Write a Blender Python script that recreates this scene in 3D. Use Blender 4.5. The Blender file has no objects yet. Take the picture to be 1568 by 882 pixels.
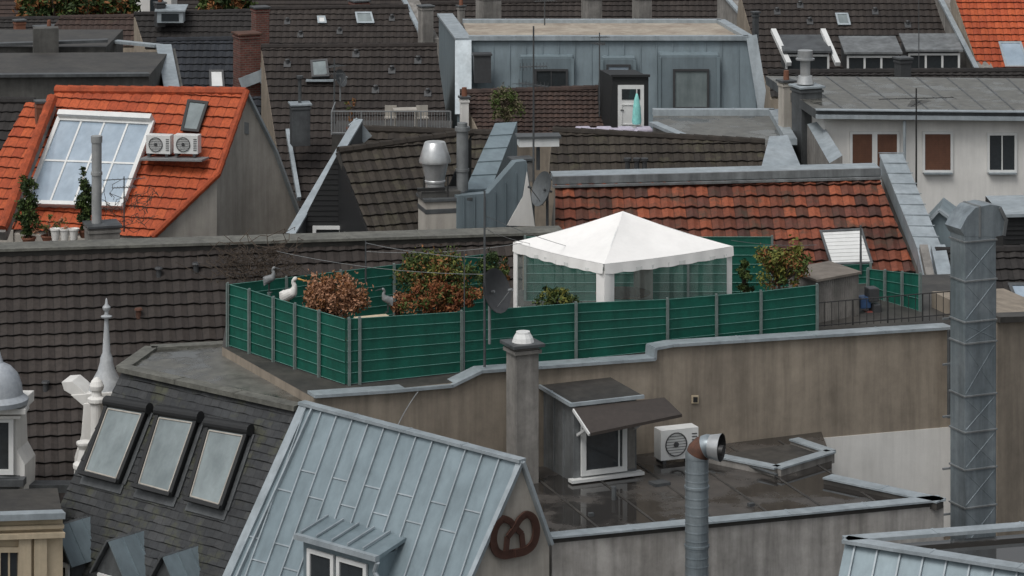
import bpy, bmesh, math, random
from mathutils import Vector, Matrix
random.seed(7)
Z=Vector((0,0,1))
# ---------------------------------------------------------------- survey helpers
# The site was surveyed from one look-out point: bearings/elevations + distance -> world coordinates (metres)
FL=4704.0; VH=-559.0; CZ=36.0
CAM=Vector((0,0,CZ))
def S(u,v,Y): return Vector(((u-784)/FL*Y, Y, CZ-(v-VH)/FL*Y))
def H(u,v,z): return S(u,v,(CZ-z)*FL/(v-VH))
class Pl:
    def __init__(s,p,n): s.p=p; s.n=n.normalized()
    def hit(s,u,v):
        d=Vector(((u-784)/FL,1,-(v-VH)/FL)); return CAM+d*((s.p-CAM).dot(s.n)/d.dot(s.n))
    def q(s,l): return [s.hit(a,b) for a,b in l]
def RP(p,fx,fy,slope):
    f=Vector((fx,fy,0)).normalized(); a=math.radians(slope)
    return Pl(p,f*math.sin(a)+Z*math.cos(a))
def WP(p,fx,fy): return Pl(p,Vector((fx,fy,0)))
def WP2(p,q):
    d=(q-p); n=Vector((d.y,-d.x,0)); 
    if n.y>0:n=-n
    return Pl(p,n)
# ---------------------------------------------------------------- mesh builder
def grp(name):
    e=bpy.data.objects.new(name,None); e.empty_display_size=.3
    bpy.context.scene.collection.objects.link(e); return e
class MB:
    def __init__(s): s.v=[];s.f=[];s.m=[]
    def add(s,vs,fs,mi=0):
        b=len(s.v); s.v+= [Vector(x) for x in vs]
        for f in fs: s.f.append([b+i for i in f]); s.m.append(mi)
    def poly(s,p,mi=0): s.add(p,[list(range(len(p)))],mi)
    def prism(s,p,vec,mi=0,ms=None,mb=None):
        t=[Vector(a)+Vector(vec) for a in p]
        s.loft(p,t,mi,ms,mb)
    def loft(s,p,t,mi=0,ms=None,mb=None):
        n=len(p); ms=mi if ms is None else ms; mb=ms if mb is None else mb
        s.add(list(p)+list(t),[],0); b=len(s.v)-2*n
        s.f.append([b+n+i for i in range(n)]); s.m.append(mi)
        s.f.append([b+i for i in range(n)][::-1]); s.m.append(mb)
        for i in range(n):
            j=(i+1)%n; s.f.append([b+i,b+j,b+n+j,b+n+i]); s.m.append(ms)
    def ground(s,p,mi=0,ms=None,off=0.0,z=0.0):
        p=[Vector(a)-Z*off for a in p]
        s.loft([Vector((a.x,a.y,z)) for a in p],p,mi,ms)
    def box(s,c,sz,yaw=0,mi=0):
        c=Vector(c);x,y,z=[a/2 for a in sz];R=Matrix.Rotation(yaw,3,'Z')
        s.prism([c+R@Vector(p) for p in ((-x,-y,-z),(x,-y,-z),(x,y,-z),(-x,y,-z))],(0,0,2*z),mi)
    def beam(s,p,q,w,h,mi=0,up=Z):
        p=Vector(p);q=Vector(q);d=(q-p)
        if d.length<1e-5:return
        d.normalize(); sd=d.cross(up)
        if sd.length<1e-4: sd=d.cross(Vector((0,1,0)))
        sd.normalize(); u=sd.cross(d).normalized()
        sd*=w/2;u*=h/2
        s.prism([p-sd-u,p+sd-u,p+sd+u,p-sd+u],q-p,mi)
    def cyl(s,p,q,r,r2=None,n=12,mi=0,cap=True):
        p=Vector(p);q=Vector(q);r2=r if r2 is None else r2
        d=(q-p).normalized(); a=d.orthogonal().normalized(); b=d.cross(a)
        A=[p+(a*math.cos(t)+b*math.sin(t))*r for t in [2*math.pi*i/n for i in range(n)]]
        B=[q+(a*math.cos(t)+b*math.sin(t))*r2 for t in [2*math.pi*i/n for i in range(n)]]
        k=len(s.v); s.v+=A+B
        for i in range(n):
            j=(i+1)%n; s.f.append([k+i,k+j,k+n+j,k+n+i]); s.m.append(mi)
        if cap:
            s.f.append([k+i for i in range(n)][::-1]); s.m.append(mi)
            s.f.append([k+n+i for i in range(n)]); s.m.append(mi)
    def lathe(s,c,prof,n=20,mi=0,ax=Z,sq=1):
        c=Vector(c);ax=Vector(ax).normalized();a=ax.orthogonal().normalized();b=ax.cross(a);k=len(s.v)
        for r,z in prof:
            for i in range(n):
                t=2*math.pi*i/n; s.v.append(c+ax*z+(a*math.cos(t)+b*math.sin(t))*r)
        for j in range(len(prof)-1):
            for i in range(n):
                i2=(i+1)%n; s.f.append([k+j*n+i,k+j*n+i2,k+(j+1)*n+i2,k+(j+1)*n+i]); s.m.append(mi)
    def pipe(s,pts,r,n=8,mi=0):
        for a,b in zip(pts,pts[1:]): s.cyl(a,b,r,n=n,mi=mi)
    def dish(s,c,d,r,mi=0,mi2=1):
        d=Vector(d).normalized()
        s.lathe(c,[(r*k/5,-.16*r+.16*r*(k/5)**2*2) for k in range(0,6)]+[(r*.98,.12*r)]+[(r*k/5,-.2*r+.16*r*(k/5)**2*2) for k in range(5,-1,-1)],20,mi,d)
        s.cyl(Vector(c)-Z*r*.9,Vector(c)+d*r*.9-Z*.1*r,.012,n=6,mi=mi2); s.cyl(Vector(c)+d*r*.8-Z*.1*r,Vector(c)+d*r*1.0-Z*.1*r,.03,n=8,mi=mi2)
        s.cyl(c,Vector(c)-d*.25,.03,n=6,mi=mi2)
    def obj(s,name,parent,mats,smooth=False,bevel=0,recalc=True):
        me=bpy.data.meshes.new(name); me.from_pydata([tuple(a) for a in s.v],[],s.f)
        for m in (mats if isinstance(mats,(list,tuple)) else [mats]): me.materials.append(m)
        me.polygons.foreach_set('material_index',s.m)
        if recalc:
            bm=bmesh.new();bm.from_mesh(me);bmesh.ops.recalc_face_normals(bm,faces=bm.faces);bm.to_mesh(me);bm.free()
        if smooth:
            me.polygons.foreach_set('use_smooth',[True]*len(me.polygons))
            try: me.set_sharp_from_angle(angle=math.radians(40))
            except Exception: pass
        o=bpy.data.objects.new(name,me); bpy.context.scene.collection.objects.link(o)
        if parent: o.parent=parent
        if bevel:
            b=o.modifiers.new('b','BEVEL');b.width=bevel;b.segments=2;b.limit_method='ANGLE'
        return o
# ---------------------------------------------------------------- materials
class N:
    def __init__(s,name):
        s.m=bpy.data.materials.new(name); s.m.use_nodes=True; s.t=s.m.node_tree; s.b=s.t.nodes['Principled BSDF']
    def n(s,typ,**k):
        x=s.t.nodes.new(typ)
        for a,b in k.items(): setattr(x,a,b)
        return x
    def l(s,a,b): s.t.links.new(a,b)
    def coord(s,scale=(1,1,1),which='Object'):
        c=s.n('ShaderNodeTexCoord'); mp=s.n('ShaderNodeMapping'); mp.inputs['Scale'].default_value=scale
        s.l(c.outputs[which],mp.inputs['Vector']); return mp.outputs[0]
    def noise(s,vec,sc,det=6,ro=.6):
        x=s.n('ShaderNodeTexNoise'); x.inputs['Scale'].default_value=sc; x.inputs['Detail'].default_value=det; x.inputs['Roughness'].default_value=ro
        s.l(vec,x.inputs['Vector']); return x.outputs['Fac']
    def ramp(s,fac,st,interp='LINEAR'):
        x=s.n('ShaderNodeValToRGB'); r=x.color_ramp; r.interpolation=interp
        while len(r.elements)<len(st): r.elements.new(.5)
        for e,(p,c) in zip(r.elements,st):
            e.position=p; e.color=(c,c,c,1) if isinstance(c,(int,float)) else (*c,1)
        s.l(fac,x.inputs[0]); return x.outputs[0]
    def mix(s,fac,a,b,mode='MIX'):
        x=s.n('ShaderNodeMix',data_type='RGBA',blend_type=mode)
        for i,val in ((0,fac),(6,a),(7,b)):
            if isinstance(val,(int,float)): x.inputs[i].default_value=val if i==0 else (val,val,val,1)
            elif isinstance(val,tuple): x.inputs[i].default_value=(*val,1)
            else: s.l(val,x.inputs[i])
        return x.outputs[2]
    def bump(s,h,st=.3,d=.02):
        x=s.n('ShaderNodeBump'); x.inputs['Strength'].default_value=st; x.inputs['Distance'].default_value=d
        s.l(h,x.inputs['Height']); s.l(x.outputs[0],s.b.inputs['Normal'])
def surf(name,c1,c2=None,sc=1.2,rough=.8,metal=0,bump=.2,bsc=30,streak=.2,grime=.2,spec=.4,lo=.35,hi=.65):
    w=N(name); c2=c2 or tuple(x*.75 for x in c1); v=w.coord()
    col=w.mix(w.ramp(w.noise(v,sc),[(lo,0.),(hi,1.)]),c1,c2)
    st=w.ramp(w.noise(w.coord((2.2,2.2,.18)),1.5,7,.65),[(.35,1-streak),(.6,1.)])
    col=w.mix(1.,col,st,'MULTIPLY')
    g=w.ramp(w.noise(v,sc*5,8,.7),[(.3,1-grime),(.62,1.)])
    col=w.mix(1.,col,g,'MULTIPLY')
    w.l(col,w.b.inputs['Base Color']); w.b.inputs['Roughness'].default_value=rough; w.b.inputs['Metallic'].default_value=metal
    w.b.inputs['Specular IOR Level'].default_value=spec
    if bump: w.bump(w.noise(v,bsc,5),bump,.01)
    return w.m
RCAP={}
def tilem(name,cols,moss=(.05,.052,.03),mamt=.55,rough=.75,big=(.62,1.14),edge=.3,mk=.6):
    w=N(name); uv=w.n('ShaderNodeUVMap')
    fl=w.n('ShaderNodeVectorMath',operation='FLOOR'); w.l(uv.outputs[0],fl.inputs[0])
    wn=w.n('ShaderNodeTexWhiteNoise',noise_dimensions='2D'); w.l(fl.outputs[0],wn.inputs['Vector'])
    st=[(i/max(1,len(cols)-1),c) for i,c in enumerate(cols)]
    col=w.ramp(wn.outputs['Value'],st); v=w.coord()
    col=w.mix(1.,col,w.ramp(w.noise(v,.45,6),[(.3,big[0]),(.7,big[1])]),'MULTIPLY')
    col=w.mix(1.,col,w.ramp(w.noise(v,12,7,.75),[(.3,.6),(.65,1.12)]),'MULTIPLY')
    m=w.ramp(w.noise(v,1.6,9,.75),[(mamt,0.),(min(.99,mamt+.13),mk)])
    col=w.mix(m,col,moss)
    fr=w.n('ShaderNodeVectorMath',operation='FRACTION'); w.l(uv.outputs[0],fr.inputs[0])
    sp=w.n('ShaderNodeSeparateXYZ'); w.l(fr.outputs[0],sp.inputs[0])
    col=w.mix(1.,col,w.ramp(sp.outputs[0],[(0.,.4),(.08,1.),(.95,1.),(1.,.6)]),'MULTIPLY')
    # row shadow multiplied into the colour at each course's lower edge and lap
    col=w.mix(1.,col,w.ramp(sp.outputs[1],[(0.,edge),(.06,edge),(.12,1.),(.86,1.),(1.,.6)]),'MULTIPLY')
    w.l(col,w.b.inputs['Base Color']); w.b.inputs['Roughness'].default_value=rough; w.b.inputs['Specular IOR Level'].default_value=.35
    w.bump(w.noise(v,40,5),.25,.01)
    c=cols[0]; RCAP[w.m.name]=surf(name+'_ridge',tuple(x*1.1 for x in c),tuple(x*.65 for x in c),sc=3,rough=.8,grime=.4)
    return w.m
def plain(name,c,rough=.5,metal=0,spec=.5,alpha=1,trans=0):
    w=N(name); v=w.coord(); col=w.mix(1.,c,w.ramp(w.noise(v,9,6),[(.3,.8),(.7,1.1)]),'MULTIPLY')
    w.l(col,w.b.inputs['Base Color']); w.b.inputs['Roughness'].default_value=rough; w.b.inputs['Metallic'].default_value=metal
    w.b.inputs['Specular IOR Level'].default_value=spec; w.b.inputs['Alpha'].default_value=alpha; w.b.inputs['Transmission Weight'].default_value=trans
    return w.m
def wetm(name,c1,c2,lo=.47,hi=.56,sc=.6):
    w=N(name); v=w.coord(); n=w.noise(v,sc,6,.6)
    p=w.ramp(n,[(lo,0.),(hi,1.)])
    col=w.mix(w.ramp(w.noise(v,3,8,.7),[(.35,0.),(.65,1.)]),c1,c2)
    col=w.mix(p,tuple(x*.5 for x in c1),col); w.l(col,w.b.inputs['Base Color'])
    w.l(w.ramp(p,[(0.,.03),(1.,.45)]),w.b.inputs['Roughness'])
    b=w.mix(1.,w.noise(v,30,5),p,'MULTIPLY'); w.bump(b,.25,.01); w.b.inputs['Specular IOR Level'].default_value=.6
    return w.m
def leafm(name,c1,c2):
    w=N(name); v=w.coord(); col=w.mix(w.ramp(w.noise(v,7,4),[(.35,0.),(.65,1.)]),c1,c2)
    w.l(col,w.b.inputs['Base Color']); w.b.inputs['Roughness'].default_value=.7; w.b.inputs['Specular IOR Level'].default_value=.2
    return w.m
def brickm(name,c1,c2,mor):
    w=N(name); c=w.n('ShaderNodeTexCoord'); sp=w.n('ShaderNodeSeparateXYZ'); w.l(c.outputs['Object'],sp.inputs[0])
    ad=w.n('ShaderNodeMath',operation='ADD'); w.l(sp.outputs[0],ad.inputs[0]); w.l(sp.outputs[1],ad.inputs[1])
    cb=w.n('ShaderNodeCombineXYZ'); w.l(ad.outputs[0],cb.inputs[0]); w.l(sp.outputs[2],cb.inputs[1])
    b=w.n('ShaderNodeTexBrick'); w.l(cb.outputs[0],b.inputs['Vector']); b.inputs['Scale'].default_value=1
    b.inputs['Brick Width'].default_value=.25;b.inputs['Row Height'].default_value=.085;b.inputs['Mortar Size'].default_value=.012
    for k,x in (('Color1',c1),('Color2',c2),('Mortar',mor)): b.inputs[k].default_value=(*x,1)
    col=w.mix(1.,b.outputs['Color'],w.ramp(w.noise(w.coord(),3,6),[(.3,.6),(.7,1.1)]),'MULTIPLY')
    w.l(col,w.b.inputs['Base Color']); w.b.inputs['Roughness'].default_value=.9; return w.m

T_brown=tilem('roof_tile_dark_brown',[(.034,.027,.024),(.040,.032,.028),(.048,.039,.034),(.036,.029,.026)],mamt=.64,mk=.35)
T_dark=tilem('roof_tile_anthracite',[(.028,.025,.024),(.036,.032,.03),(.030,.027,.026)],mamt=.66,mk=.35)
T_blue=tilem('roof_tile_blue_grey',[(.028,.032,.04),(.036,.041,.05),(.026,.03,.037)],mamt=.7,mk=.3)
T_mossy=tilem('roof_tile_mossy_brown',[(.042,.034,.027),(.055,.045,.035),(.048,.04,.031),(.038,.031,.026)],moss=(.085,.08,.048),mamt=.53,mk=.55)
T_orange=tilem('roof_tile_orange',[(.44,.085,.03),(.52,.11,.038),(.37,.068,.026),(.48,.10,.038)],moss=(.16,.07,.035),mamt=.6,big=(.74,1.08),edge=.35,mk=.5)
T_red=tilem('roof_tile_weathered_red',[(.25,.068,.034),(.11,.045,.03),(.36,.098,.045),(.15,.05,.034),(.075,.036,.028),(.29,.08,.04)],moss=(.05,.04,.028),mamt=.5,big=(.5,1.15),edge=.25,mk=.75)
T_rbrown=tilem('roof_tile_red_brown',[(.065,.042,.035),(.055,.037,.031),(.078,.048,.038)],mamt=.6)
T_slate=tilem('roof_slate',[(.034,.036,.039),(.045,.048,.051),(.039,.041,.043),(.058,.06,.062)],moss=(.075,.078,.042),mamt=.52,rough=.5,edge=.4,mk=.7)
zinc=surf('zinc_sheet',(.255,.32,.352),(.215,.275,.305),sc=.5,rough=.42,metal=.3,bump=.06,bsc=4,streak=.2,grime=.1,spec=.5)
zincp=surf('zinc_facade_blue_grey',(.20,.25,.275),(.165,.21,.235),sc=.5,rough=.5,metal=.2,bump=.05,bsc=4,streak=.2,grime=.1)
zincl=surf('zinc_flashing_pale',(.42,.47,.50),(.34,.39,.42),sc=1.,rough=.45,metal=.25,bump=.08,bsc=8,streak=.2,grime=.2)
zincm=surf('zinc_cladding_mid',(.25,.265,.27),(.17,.18,.185),sc=1.,rough=.5,metal=.2,streak=.4,grime=.25)
zincd=surf('zinc_weathered_dark',(.12,.13,.135),(.085,.09,.095),sc=1.5,rough=.5,metal=.2,streak=.3,grime=.25)
galv=surf('galvanised_steel',(.37,.42,.45),(.27,.32,.35),sc=1.1,rough=.36,metal=.55,bump=.08,bsc=6,streak=.4,grime=.2)
steel=surf('stainless_steel',(.66,.67,.67),(.5,.52,.53),rough=.32,metal=.6,streak=.15)
plaster=surf('plaster_beige_stained',(.345,.295,.235),(.27,.23,.185),sc=.5,rough=.9,streak=.3,grime=.22)
plasterg=surf('plaster_grey_stained',(.31,.295,.275),(.21,.20,.185),sc=.9,rough=.9,streak=.4,grime=.3)
plasterp=surf('plaster_pale',(.46,.43,.385),(.38,.355,.315),sc=.5,rough=.9,streak=.25,grime=.16)
concrete=surf('concrete_weathered',(.42,.405,.385),(.30,.285,.265),sc=.6,rough=.85,streak=.4,grime=.28)
concreted=surf('concrete_dark',(.12,.118,.11),(.08,.078,.073),sc=.8,rough=.85,streak=.3,grime=.3)
white=surf('white_render',(.76,.75,.72),(.68,.67,.64),sc=.5,rough=.85,streak=.12,grime=.08)
whitep=surf('white_painted_metal',(.72,.73,.72),(.64,.65,.64),rough=.4,bump=0,streak=.08,grime=.06)
cream=surf('cream_render',(.58,.48,.34),(.50,.42,.30),rough=.85,streak=.2,grime=.12)
fabric=surf('white_canvas',(.88,.87,.85),(.84,.83,.81),sc=1.5,rough=.7,bump=.2,bsc=4,streak=.04,grime=.04)
bitum=surf('bitumen_mossy',(.13,.13,.115),(.18,.178,.155),sc=1.4,rough=.7,streak=.1,grime=.5)
bitumd=surf('bitumen_dark',(.045,.043,.041),(.075,.07,.062),sc=1.,rough=.6,streak=.1,grime=.4)
gravel=surf('roof_gravel_tan',(.45,.40,.33),(.30,.25,.2),sc=.8,rough=.9,streak=0,grime=.35)
wet=wetm('bitumen_wet',(.055,.05,.046),(.085,.076,.068))
wet2=wetm('bitumen_damp',(.08,.078,.07),(.15,.147,.13),.38,.5,.8)
black=plain('black_cladding',(.014,.015,.016),.6)
iron=plain('black_iron',(.02,.02,.02),.5)
darkg=plain('dark_grey_paint',(.05,.052,.055),.5)
grey=plain('grey_paint',(.2,.21,.215),.5)
rust=surf('rusty_steel',(.13,.06,.04),(.08,.042,.03),sc=6,rough=.8,streak=.3)
brick=brickm('chimney_brick',(.17,.05,.038),(.11,.038,.03),(.14,.12,.10))
glass=plain('window_glass_dark',(.03,.036,.04),.06,0,.9)
glassl=surf('skylight_glass',(.25,.295,.30),(.16,.195,.20),sc=.9,rough=.05,bump=0,streak=.2,grime=.05,spec=1.)
glassb=surf('glazing_bluish',(.38,.46,.54),(.28,.355,.43),sc=.8,rough=.05,bump=0,streak=.15,grime=.05,spec=1.)
green=surf('green_privacy_mesh',(.006,.112,.078),(.005,.088,.061),sc=2,rough=.55,bump=.3,bsc=25,streak=.25,grime=.2)
wire=plain('fence_wire_galvanised',(.12,.27,.235),.5,.2)
post=plain('fence_post_grey_green',(.17,.215,.205),.5,.2)
wood=surf('shutter_wood',(.16,.075,.045),(.13,.06,.038),rough=.6)
pbrown=plain('brown_sign_paint',(.06,.026,.018),.6)
film=plain('clear_pvc_window',(.42,.5,.48),.1,0,.9,alpha=.2)
teal=plain('parasol_turquoise',(.25,.62,.58),.8)
lav=plain('lavender_cloth',(.45,.42,.5),.8)
asph=surf('asphalt',(.05,.05,.052),(.04,.04,.042),sc=.3)
bark=surf('bark',(.10,.075,.055),(.06,.045,.035),sc=5)
G1=leafm('leaf_green',(.05,.08,.022),(.085,.115,.032)); G2=leafm('leaf_dark',(.02,.038,.014),(.04,.06,.02))
G3=leafm('leaf_yellow_green',(.19,.18,.04),(.11,.13,.035)); O1=leafm('leaf_rust',(.22,.075,.03),(.13,.05,.026)); O2=leafm('leaf_dry_tan',(.38,.20,.12),(.26,.135,.08)); O3=leafm('leaf_orange_brown',(.27,.115,.045),(.18,.085,.035))
backroof=surf('roof_rear',(.05,.042,.038),(.035,.03,.028))
terra=surf('terracotta',(.24,.10,.06),(.18,.08,.05),rough=.8)

# ---------------------------------------------------------------- roofs
def tileroof(name,parent,pts,mat,tw=.3,tl=.34,wave=.03,step=.045,seg=4,stag=False,jit=.006):
    n=(pts[1]-pts[0]).cross(pts[2]-pts[1]).normalized()
    if n.z<0:n=-n
    h=Z.cross(n).normalized(); s=n.cross(h)
    if s.z<0:s=-s
    o=pts[0]; ab=[((p-o).dot(h),(p-o).dot(s)) for p in pts]
    a0=min(a for a,b in ab)-tw;a1=max(a for a,b in ab)+tw;b0=min(b for a,b in ab);b1=max(b for a,b in ab)
    prof={4:[0,.5,1,.35],1:[0],3:[0,.7,.8],2:[0,1]}[seg]
    nc=int((a1-a0)/(tw/seg))+2; nr=int((b1-b0)/tl)+2
    vs=[];fs=[];uvs=[]
    for r in range(nr):
        bb=b0+r*tl; sh=(tw/2 if stag and r%2 else 0); k=len(vs); jr=random.uniform(-.008,.008)
        tj=0
        for li,(db,hh,uvb) in enumerate(((0,-.01,.02),(0,step,.05),(tl*1.02,0,.98))):
            for c in range(nc):
                a=a0+c*tw/seg+(sh if stag else 0)
                if li==1 and c%seg==0: tj=random.uniform(-jit,jit)
                z=hh+wave*prof[c%seg]+(tj if li==1 else 0)
                vs.append(o+h*a+s*(bb+db+(jr*.5+tj if li<2 else 0))+n*z)
                uvs.append(((a-a0-sh)/tw+.001+ (r*37 if stag else 0),r+uvb))
        for li in range(2):
            for c in range(nc-1):
                i=k+li*nc+c; fs.append((i,i+1,i+1+nc,i+nc))
    me=bpy.data.meshes.new(name); me.from_pydata([tuple(v) for v in vs],[],fs)
    ul=me.uv_layers.new(name='UVMap'); flat=[]
    for f in fs:
        for i in f: flat+=uvs[i]
    ul.data.foreach_set('uv',flat)
    bm=bmesh.new();bm.from_mesh(me)
    c=sum(pts,Vector())/len(pts)
    for i in range(len(pts)):
        p,q=pts[i],pts[(i+1)%len(pts)]; e=(q-p)
        if e.length<1e-4: continue
        en=e.cross(n).normalized()
        if (c-p).dot(en)>0: en=-en
        bmesh.ops.bisect_plane(bm,geom=bm.verts[:]+bm.edges[:]+bm.faces[:],plane_co=p,plane_no=en,clear_outer=True)
    bm.normal_update()
    for f in bm.faces:
        if f.normal.dot(n)<-.2: f.normal_flip()
    bm.to_mesh(me);bm.free(); me.materials.append(mat)
    ob=bpy.data.objects.new(name,me); bpy.context.scene.collection.objects.link(ob); ob.parent=parent
    return ob,n
def ridgecap(name,parent,p,q,mat,r=.13):
    mb=MB(); d=q-p; L=d.length; k=max(1,int(L/.38)); d=d/k
    for i in range(k):
        a=p+d*i; mb.cyl(a,a+d*1.06,r,r*.86,8)
    return mb.obj(name,parent,RCAP.get(mat.name,mat),smooth=True)
def roofhouse(name,uvs,anchor,face,slope,mat,wall=None,g=None,back=3.,cap=True,**k):
    g=g or grp(name); pl=RP(S(*anchor),face[0],face[1],slope)
    pts=pl.q(uvs); ob,n=tileroof('roof_tiles',g,pts,mat,**k)
    mb=MB(); mb.ground(pts,0,0,off=.06)
    f=Vector((face[0],face[1],0)).normalized()
    if back:
        t=math.tan(math.radians(slope)); p,q=pts[0],pts[1]; o=-f*back-Z*back*t
        mb.ground([p,q,q+o,p+o],1,0,off=.03)
    mb.obj('walls',g,[wall or plaster,backroof])
    if cap: ridgecap('ridge_tiles',g,pts[0],pts[1],mat if cap is True else cap)
    return g,pl
def seams(mb,pts,n,pitch=.5,mi=0,hh=.035,w=.025,off=0):
    h=Z.cross(n).normalized(); s=n.cross(h); o=pts[0]
    if s.z<0:s=-s
    ab=[((p-o).dot(h),(p-o).dot(s)) for p in pts]; a=min(x for x,_ in ab)+off; a1=max(x for x,_ in ab)
    while a<a1:
        c=[]
        for i in range(len(ab)):
            (x0,y0),(x1,y1)=ab[i],ab[(i+1)%len(ab)]
            if (x0-a)*(x1-a)<0: c.append(y0+(y1-y0)*(a-x0)/(x1-x0))
        if len(c)>=2:
            c.sort(); mb.beam(o+h*a+s*c[0]+n*hh/2,o+h*a+s*c[-1]+n*hh/2,w,hh,mi,n)
        a+=pitch
def window(mb,q,n,fw=.07,mf=0,mg=1,nx=1,ny=1,prot=.05,bar=.035):
    TL,TR,BR,BL=q
    mb.prism(q,n*.015,mg)
    e=(TR-TL).normalized(); d=(TL-BL).normalized()
    for a,b in ((TL,TR),(BL,BR)): mb.beam(a-e*fw/2+n*prot/2,b+e*fw/2+n*prot/2,prot,fw,mf,d) 
    for a,b in ((TL,BL),(TR,BR)): mb.beam(a-d*fw/2+n*prot/2,b+d*fw/2+n*prot/2,fw*1.0,prot*1.02,mf,n)
    for i in range(1,nx):
        t=i/nx; mb.beam(TL.lerp(TR,t)+n*.02,BL.lerp(BR,t)+n*.02,bar,.04,mf,n)
    for i in range(1,ny):
        t=i/ny; mb.beam(TL.lerp(BL,t)+n*.02,TR.lerp(BR,t)+n*.02,bar,.038,mf,n)
def velux(name,parent,pl,uv,frame,gl,nx=1,ny=1,h=.1,fw=.08):
    q=[p+pl.n*h for p in pl.q(uv)]; mb=MB()
    mb.prism([p for p in pl.q(uv)],pl.n*h,0)
    window(mb,q,pl.n,fw,0,1,nx,ny,.04)
    return mb.obj(name,parent,[frame,gl])
def vents(g,pl,l,m=None):
    mb=MB()
    for u,v in l:
        p=pl.hit(u,v); mb.cyl(p-Z*.05,p+Z*.2,.06,n=8); mb.cyl(p+Z*.2,p+Z*.24,.1,.07,8)
        mb.prism([p+pl.n*.05+Vector(d) for d in ((-.13,-.1,-.09),(.13,-.1,-.09),(.13,.1,.09),(-.13,.1,.09))],pl.n*.02)
    mb.obj('roof_vents',g,m or darkg)
def chimney(name,u0,u1,vt,vb,Y,mat,yaw=.42,pots=0,capm=None,g=None,deep=1.,capo=.06):
    g=g or grp(name); a=S((u0+u1)/2,vt,Y); b=S((u0+u1)/2,vb,Y)
    w=(u1-u0)/FL*Y/(math.cos(yaw)+math.sin(abs(yaw))*deep)
    mb=MB(); mb.box((a+b)/2-Z*.25,(w,w*deep,a.z-b.z+.5),yaw,0)
    mb.box(a+Z*.03,(w+2*capo,w*deep+2*capo,.07),yaw,1)
    mb.box(a-Z*.1,(w+capo,w*deep+capo,.08),yaw,0)
    for i in range(pots):
        o=Matrix.Rotation(yaw,3,'Z')@Vector(((i-(pots-1)/2)*w*.42,0,0)); mb.cyl(a+o+Z*.06,a+o+Z*.36,.1,.085,10,2)
    mb.obj('stack',g,[mat,capm or zincd,terra],bevel=.01); return g
def coping(mb,pts,w,h,mi=0):
    for a,b in zip(pts,pts[1:]):
        d=(b-a).normalized()*.01; mb.beam(a-d,b+d,w,h,mi)
        k=int((b-a).length/1.9)
        for i in range(1,k+1): c=a.lerp(b,i/(k+1)); e=(b-a).normalized()*.02; mb.beam(c-e+Z*.006,c+e+Z*.006,w+.012,h+.004,mi)
def bush(name,c,r,ncl,nl,ls,mats,base=None,trunk=.03,pot=0,drop=0):
    g=grp(name) ; c=Vector(c); mb=MB(); cl=[]
    for i in range(ncl):
        while True:
            p=Vector([random.uniform(-1,1) for _ in range(3)])
            if .25<p.length<1: break
        p=Vector((p.x*r[0],p.y*r[1],p.z*r[2]))*random.uniform(.75,1.12); cl.append(c+p)
        cr=min(r)*random.uniform(.22,.42); mi=random.choice(range(len(mats)))
        for k in range(nl):
            q=Vector([random.gauss(0,.5) for _ in range(3)])*cr+c+p
            a=Vector([random.gauss(0,1) for _ in range(3)]).normalized(); b=a.orthogonal().normalized()
            if random.random()<.5: b=a.cross(b)
            s=ls*random.uniform(.6,1.3); m2=mi if random.random()<.75 else random.randrange(len(mats))
            mb.add([q-a*s,q-b*s*.45,q+a*s,q+b*s*.45],[(0,1,2,3)],m2)
    mb.obj('leaves',g,mats,recalc=False)
    b=Vector(base) if base else c-Z*r[2]*1.1
    tb=MB(); mid=b.lerp(c,.5); tb.cyl(b,mid,trunk,trunk*.7,7)
    for p in cl: tb.cyl(mid+(p-mid)*0,p,trunk*.4,trunk*.12,5,0)
    tb.obj('branches',g,bark)
    if pot:
        pm=MB(); pm.lathe(b-Z*.02,[(0,-pot*.9),(pot*.7,-pot*.9),(pot,0),(pot*1.08,0),(pot*1.08,.04),(pot*.9,.04),(pot*.9,-.03),(0,-.03)],16,0); pm.obj('pot',g,terra,smooth=True)
    return g

# ================================================================ GROUND
mb=MB(); mb.poly([(-900,-300,0),(900,-300,0),(900,1500,0),(-900,1500,0)]); mb.obj('ground',None,asph)

# ================================================================ TERRACE BUILDING
zT=20.9
TB=grp('terrace_apartment_building')
wA=H(480,609,zT); wB=H(1455,502,zT); wd=(wB-wA).normalized(); wn=Vector((wd.y,-wd.x,0)); WALL=Pl(wA,wn)
def vz(p,z): return Vector((p.x,p.y,z))
mb=MB()
mb.ground([wA,wB,Vector((10.4,72.6,zT)),Vector((-6.4,69.7,zT)),H(340,531,zT)],1,0)
par=[(480,608),(600,600),(690,592),(735,570),(1000,551),(1001,535),(1027,530),(1455,503)]
P=WALL.q(par)
wl=[vz(P[0],12)+wn*.02]+[p+wn*.02 for p in P]+[vz(P[-1],12)+wn*.02]
mb.prism(wl,-wn*.25,0)
mb.obj('walls',TB,[plaster,bitumd])
mb=MB(); coping(mb,[p-wn*.1+Z*.03 for p in P],.42,.06); mb.obj('zinc_coping',TB,zincl)
mb=MB(); mb.prism(WALL.q([(1215,674),(1456,653),(1456,815),(1300,900),(1215,900)]),wn*.035,0); mb.obj('white_wall_panel',TB,white)
mb=MB(); q=WALL.q([(1058,605),(1068,605),(1068,617),(1058,617)]); mb.prism(q,wn*.05,0); mb.prism([p.lerp(sum(q,Vector())/4,.35)+wn*.05 for p in q],wn*.01,1); mb.obj('wall_box',TB,[cream,iron])
mb=MB(); mb.pipe([S(1453,505,66.6),S(1453,640,66.6)],.04); mb.obj('downpipe',TB,zincd)
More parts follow.
